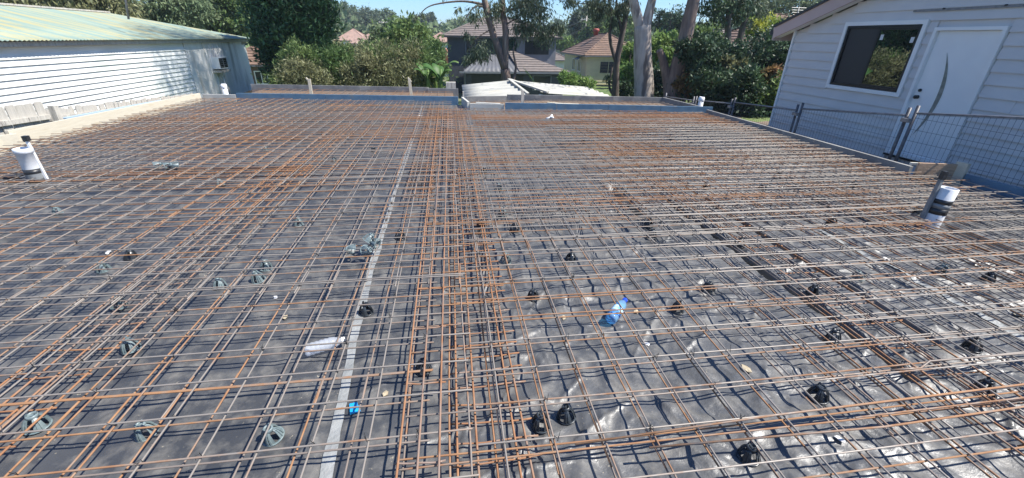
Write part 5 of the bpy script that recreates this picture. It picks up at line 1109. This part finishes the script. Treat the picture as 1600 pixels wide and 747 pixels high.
for i, (px_, py_, Y, lab) in enumerate(((752, 128, 19.5, 'small palm like plant before the dark garage, left of the trunk'), (838, 124, 19.5, 'tall leaning frond plant right of the forked trunk'))):
    p = at(px_, py_+8, Y); T = empty('frond_plant', (p.x, p.y, p.z-.8)); tag(T, lab, 'plant'); r1 = random.Random(90+i)
    for k in range(9 if i == 0 else 5):
        a = r1.uniform(0, 6.28) if i == 0 else r1.uniform(2.6, 3.4); L_ = r1.uniform(.35, .6) if i == 0 else r1.uniform(.8, 1.15); b = MB(); v = []; f = []
        for j in range(14):
            t = j/13; rr_ = L_*t*(.8 if i == 0 else .55); zz = .8+L_*(.8*t-(.75 if i == 0 else .15)*t*t)
            for s_ in (-1, 1):
                w_ = .16*math.sin(math.pi*(t*.85+.12)); cx, cy = rr_*math.cos(a), rr_*math.sin(a)
                n0 = len(v); v += [(cx, cy, zz), (cx+.02*math.cos(a), cy+.02*math.sin(a), zz), (cx-s_*math.sin(a)*w_+.06*math.cos(a), cy+s_*math.cos(a)*w_+.06*math.sin(a), zz-.05)]; f.append((n0, n0+1, n0+2))
        link('frond', mk('frond', v, f, 'leaf_bright'), T)
# hedge and shrubs at right: separate dark trees massed behind the fence
hd = [(1095, 110, 15.4, 1.0, 'leaf_dark', 'dark shrub behind the leaning gum trunk'), (1130, 95, 17.0, 1.3, 'leaf_dark', 'dark evergreen behind the far fence panels'), (1165, 120, 15.6, 1.15, 'leaf_dark', 'dark evergreen in the middle of the right hedge'),
      (1195, 100, 16.4, 1.25, 'leaf_dark', 'dark evergreen before the reddish tiled roof'), (1225, 130, 14.6, 1.1, 'leaf_dark', 'dark shrub touching the corner of the grey house'), (1120, 150, 14.2, .9, 'leaf_dark', 'low dark shrub just behind the fence, left'), (1190, 165, 13.4, .9, 'leaf_dark', 'low dark shrub just behind the fence, right'), (1245, 90, 17.5, 1.3, 'leaf_dark', 'dark evergreen behind the grey house corner')]
for i, (px_, py_, Y, r_, m_, lab) in enumerate(hd):
    bs = []; rr_ = random.Random(150+i); s_ = 43*16/Y
    for k in range(12): bs.append(bl(px_+rr_.uniform(-.8, .8)*r_*s_*.8, py_+rr_.uniform(-1.1, 1.0)*r_*s_*.7, Y+rr_.uniform(-.7, .7), r_*rr_.uniform(.35, .6), 1))
    simple_tree('evergreen_shrub', lab, 'shrub', bs, 34, .12, m_, seed=160+i, tr=.08, group='dark shrubs massed behind the right fence', aspect=2.2, clump=.22, shell=.35)
for i, (px_, py_, Y, r_, m_, lab) in enumerate(((1150, 105, 14.6, .32, 'leaf_olive', 'sunlit pale shrub in front of the dark hedge'), (1215, 125, 13.2, .30, 'leaf_red', 'reddish leaved shrub near the grey house corner'), (1200, 148, 12.8, .40, 'leaf_green', 'sunlit green shrub below the reddish one'), (1222, 160, 12.6, .32, 'leaf_green', 'small green shrub at the foot of the grey house corner'),
      (1075, 132, 15.2, .34, 'leaf_red', 'rust red shrub right of the leaning gum trunk'), (1198, 42, 24, .75, 'leaf_yellow', 'yellow green bush above the hedge beside the tiled roof'), (1222, 46, 24.4, .7, 'leaf_bright', 'bright green bush right of the yellow one above the hedge'), (1095, 66, 18.5, .5, 'leaf_green', 'sunlit green top of the bush behind the leaning gum trunk'))):
    rr_ = random.Random(250+i); s_ = 43*16/Y; bs = [bl(px_+rr_.uniform(-1.1, 1.1)*r_*s_, py_+rr_.uniform(-.7, .7)*r_*s_, Y+rr_.uniform(-.2, .2), r_*rr_.uniform(.4, .75), 1) for k in range(7)]
    simple_tree('shrub', lab, 'shrub', bs, 22, .12, m_, seed=260+i, tr=.04, aspect=2, clump=.25, shell=.2)
# trees behind centre right
simple_tree('bush', 'bright green bush between the cream house and the pale gum trunk', 'bush', [bl(985, 95, 24, .5, 1.5), bl(975, 118, 23, .55, 1.6), bl(990, 130, 23, .55, 1.6), bl(982, 78, 24, .4, 1)], 34, .14, 'leaf_bright', seed=300, tr=.06, aspect=2, clump=.22, shell=.4)
simple_tree('bush', 'bright green tree crown between the pale and the leaning gum trunks', 'bush', [bl(1030, 75, 22, .6, 2), bl(1045, 90, 22, .6, 2), bl(1022, 100, 22, .6, 2), bl(1035, 125, 22, .6, 2), bl(1050, 70, 22, .5, 1.4)], 38, .14, 'leaf_bright', seed=301, tr=.08, aspect=2, clump=.2, shell=.45)
simple_tree('bush', 'dark shrub low between the two gum trunks', 'shrub', [bl(1025, 140, 19, .6, 2), bl(1032, 120, 19.5, .5, 1.5), bl(978, 145, 19.5, .45, 1.2)], 34, .13, 'leaf_dark', seed=302, tr=.06, aspect=2, clump=.2, shell=.4)
simple_tree('cypress_tree', 'slim dark cypress seen between the two gum trunks', 'tree', [bl(1042, 40, 60, .8, 1.4, 1.6), bl(1041, 52, 60, .9, 1.6, 1.4), bl(1043, 30, 60, .45, .7, 1.6), bl(1040, 64, 60, .9, 1.6)], 46, .3, 'leaf_cyp', seed=303, tr=.15, aspect=2, clump=.16, shell=.4)
simple_tree('gum_tree', 'dark open gum tree behind the slim cypress', 'tree', [bl(1060, 28, 45, .9, 1.2), bl(1063, 42, 45, .8, 1), bl(1028, 38, 45, .6, .6), bl(1056, 50, 45, .6, .7), bl(1030, 22, 45, .5, .5)], 30, .26, 'leaf_dark', seed=304, tr=.15, aspect=3, clump=.25, shell=.1)
simple_tree('gum_tree', 'dark rounded gum tree rising above the far treeline left of the cream house', 'tree', [bl(905, 30, 85, 1.7, 2.5), bl(922, 22, 85, 1.8, 2.5), bl(902, 42, 85, 1.5, 2), bl(925, 38, 85, 1.5, 2), bl(912, 50, 85, 1.5, 1.6)], 40, .42, 'leaf_euc', seed=305, tr=.3, aspect=2.2, clump=.17, shell=.3)
simple_tree('leafy_tree', 'full green tree behind the ridge of the cream house', 'tree', [bl(935, 45, 75, 1.8, 3), bl(950, 38, 76, 1.8, 3), bl(965, 48, 75, 1.6, 3), bl(920, 58, 75, 1.3, 2), bl(978, 45, 76, 1.5, 2)], 46, .4, 'leaf_green', seed=306, tr=.3, aspect=2, clump=.17, shell=.5)
simple_tree('bush', 'bright green shrubbery right of the dark house roof', 'bush', [bl(874, 66, 92, 1.0, 2), bl(890, 66, 91, 1.2, 2), bl(905, 69, 92, .9, 2), bl(882, 74, 91, .9, 1.5)], 40, .3, 'leaf_bright', seed=307, tr=.12, aspect=2, clump=.2, shell=.4)
simple_tree('bush', 'sunny green garden bush below the cream house', 'bush', [bl(895, 126, 33, .45, 2), bl(910, 130, 33, .42, 1.6), bl(884, 122, 33, .4, 1.6), bl(922, 132, 33, .35, 1)], 34, .16, 'leaf_bright', seed=308, tr=.05, aspect=2, clump=.22, shell=.4)
simple_tree('leafy_tree', 'pale green tree at the right corner behind the tiled roofs', 'tree', [bl(1210, 15, 40, 1.6, 2), bl(1240, 5, 40, 1.7, 2), bl(1185, 22, 41, 1.3, 1.6), bl(1260, 22, 40, 1.3, 1.6), bl(1290, 0, 40, 1.8, 2)], 38, .26, 'leaf_far', seed=309, tr=.2, aspect=2.4, clump=.22, shell=.2)
# distant treeline: one tree after another along the ridge
sp = [(515, 28, 150, 4.2), (545, 26, 165, 5.2), (575, 30, 155, 4.6), (600, 36, 160, 4.6), (625, 45, 150, 3.6), (560, 40, 130, 3.2), (530, 48, 125, 3.), (600, 50, 128, 3), (667, 36, 170, 4.0), (648, 50, 150, 3), (683, 50, 160, 3), (700, 52, 165, 3.2), (714, 42, 175, 4.2), (738, 38, 178, 3.8), (690, 56, 140, 2.2), (750, 50, 160, 4),
      (862, 48, 170, 4), (880, 56, 165, 3), (895, 60, 160, 3), (955, 36, 175, 4.5), (1015, 48, 170, 4), (1050, 55, 160, 4), (1085, 52, 150, 3.6), (1100, 60, 140, 3), (1120, 52, 150, 4), (1150, 56, 150, 4), (300, 30, 140, 5), (200, 20, 140, 5)]
zone_n = {}
def zone(p_): return 'above the shed' if p_ < 400 else 'above the bush row' if p_ < 645 else 'beside the dark house roof' if p_ < 760 else 'around the cream house roof' if p_ < 1000 else 'behind the gum trunks and hedge'
for i, (px_, py_, Y, r_) in enumerate(sp):
    rr_ = random.Random(400+i); c = at(px_, py_, Y); base = (c.x, c.y, tz(c.x, c.y)-.3)
    bs = [((c.x+rr_.uniform(-.7, .7)*r_, c.y+rr_.uniform(-.6, .6)*r_, c.z+rr_.uniform(-.75, .45)*r_), (r_*rr_.uniform(.38, .58),)*2+(r_*rr_.uniform(.3, .45),), 1) for k in range(9)]
    zlow = min(q_[0][2] for q_ in bs)
    if zlow-base[2] > 2: bs.append(((c.x, c.y, (zlow+base[2])/2+.5), (r_*.7, r_*.6, (zlow-base[2])/2), 1.2))
    nth = ['first', 'second', 'third', 'fourth', 'fifth', 'sixth', 'seventh', 'eighth', 'ninth', 'tenth', 'eleventh', 'twelfth'][sorted(q_[:3] for q_ in sp if zone(q_[0]) == zone(px_)).index((px_, py_, Y))]
    lab = f'{nth} distant ridge tree from the left, {zone(px_)}'
    simple_tree('ridge_tree', lab, 'tree', bs, 26, .46*Y/150, ['leaf_far', 'leaf_far', 'leaf_euc'][i % 3], base=base, seed=500+i, tr=.3, group='trees on the distant ridge', aspect=1.8, clump=.2, shell=.55, leaves=44)
# wooded slope that fills the land behind the houses
V, Q = foliage([((x, y, tz(x, y)+1.5), (9, 5, 2.6), 1) for x in np.arange(-190, 200, 15) for y in (118, 160, 205)], 40, 1.1, aspect=1.7, clump=.16, seed=900, shell=.3, leaves=18)
wd_ = link('far_wood', mknp('far_wood', V, Q, 'leaf_far')); tag(wd_, 'far wooded slope behind the houses, read as one green mass', 'woodland', kind='stuff')

# ------------------------------------------------------------ poles, wires
for i, (px_, py0, py1, Y, lab) in enumerate(((863, 42, 112, 60, 'power pole between the dark house and the cream house'), (917, 24, 62, 75, 'pale power pole behind the cream house roof'), (664, 48, 96, 44, 'thin pole in front of the rounded light green tree'), (598, 30, 60, 110, 'distant power pole above the bush row'))):
    t = at(px_, py0, Y); g_ = tz(t.x, t.y); T = empty('power_pole', (t.x, t.y, g_)); tag(T, lab, 'pole')
    b = MB(); b.tube([(0, 0, 0), (0, 0, t.z-g_)], [.16, .11], 8); b.obj('shaft', 'timber_grey' if i != 2 else 'galv', T, True)
    if i != 2:
        b = MB(); b.box(-1.0, 1.0, -.06, .06, t.z-g_-.7, t.z-g_-.55); b.obj('cross_arm', 'timber_grey', T)
        for k in (-.8, -.3, .3, .8): b = MB(); b.tube([(k, 0, t.z-g_-.55), (k, 0, t.z-g_-.4)], .04, 6); b.obj('insulator', 'white', T)
def wire(lab, a, b_, sag=.5, r_=.012):
    a = Vector(a); b_ = Vector(b_); pts = [a.lerp(b_, i/14)-Vector((0, 0, sag*4*(i/14)*(1-i/14))) for i in range(15)]; m_ = MB(); m_.tube(pts, r_, 4); tag(m_.obj('power_line', 'wire'), lab, 'power line')
wire('upper power line from the pole by the dark house to the pale pole', at(863, 44, 60), at(917, 27, 75), .4, .02)
wire('lower power line from the pole by the dark house to the pale pole', at(863, 60, 60), at(917, 40, 75), .4, .02)
wire('power line running left above the bush row', at(598, 33, 110), at(863, 47, 60), 1.2, .02)
wire('service wire over the hedge to the tiled roof', at(1195, 52, 20), at(1250, 84, 20), .2, .01)
b = MB(); p0 = at(195, -8, 16); p1 = at(201, 30, 16); b.tube([p1, p0, p0+(p0-p1)], .03, 6); tag(b.obj('roof_mast', 'galv', None, True), 'thin leaning mast above the shed roof ridge', 'mast')
T = empty('tv_antenna', at(1238, 50, 27)); tag(T, 'antenna on the reddish tiled roof', 'antenna')
b = MB(); b.tube([(0, 0, 0), (0, 0, 1.4)], .03, 6); b.obj('mast', 'galv', T, True)
for k in range(5): b = MB(); b.tube([(-.5+.05*k, 0, 1.35-.13*k), (.5-.05*k, 0, 1.35-.13*k)], .015, 5); b.obj('element', 'galv', T)

# ------------------------------------------------------------ air
b = MB(); b.box(-1000, 1000, -1000, 1600, -8, 30); hz = b.obj('haze', None); tag(hz, kind='stuff')
hm_ = bpy.data.materials.new('air'); hm_.use_nodes = True; N = hm_.node_tree.nodes; N.remove(N['Principled BSDF'])
pv = N.new('ShaderNodeVolumePrincipled'); pv.inputs['Color'].default_value = (.75, .85, 1, 1); pv.inputs['Density'].default_value = .0006; pv.inputs['Anisotropy'].default_value = .3
hm_.node_tree.links.new(pv.outputs[0], N['Material Output'].inputs['Volume']); hz.data.materials.clear(); hz.data.materials.append(hm_)
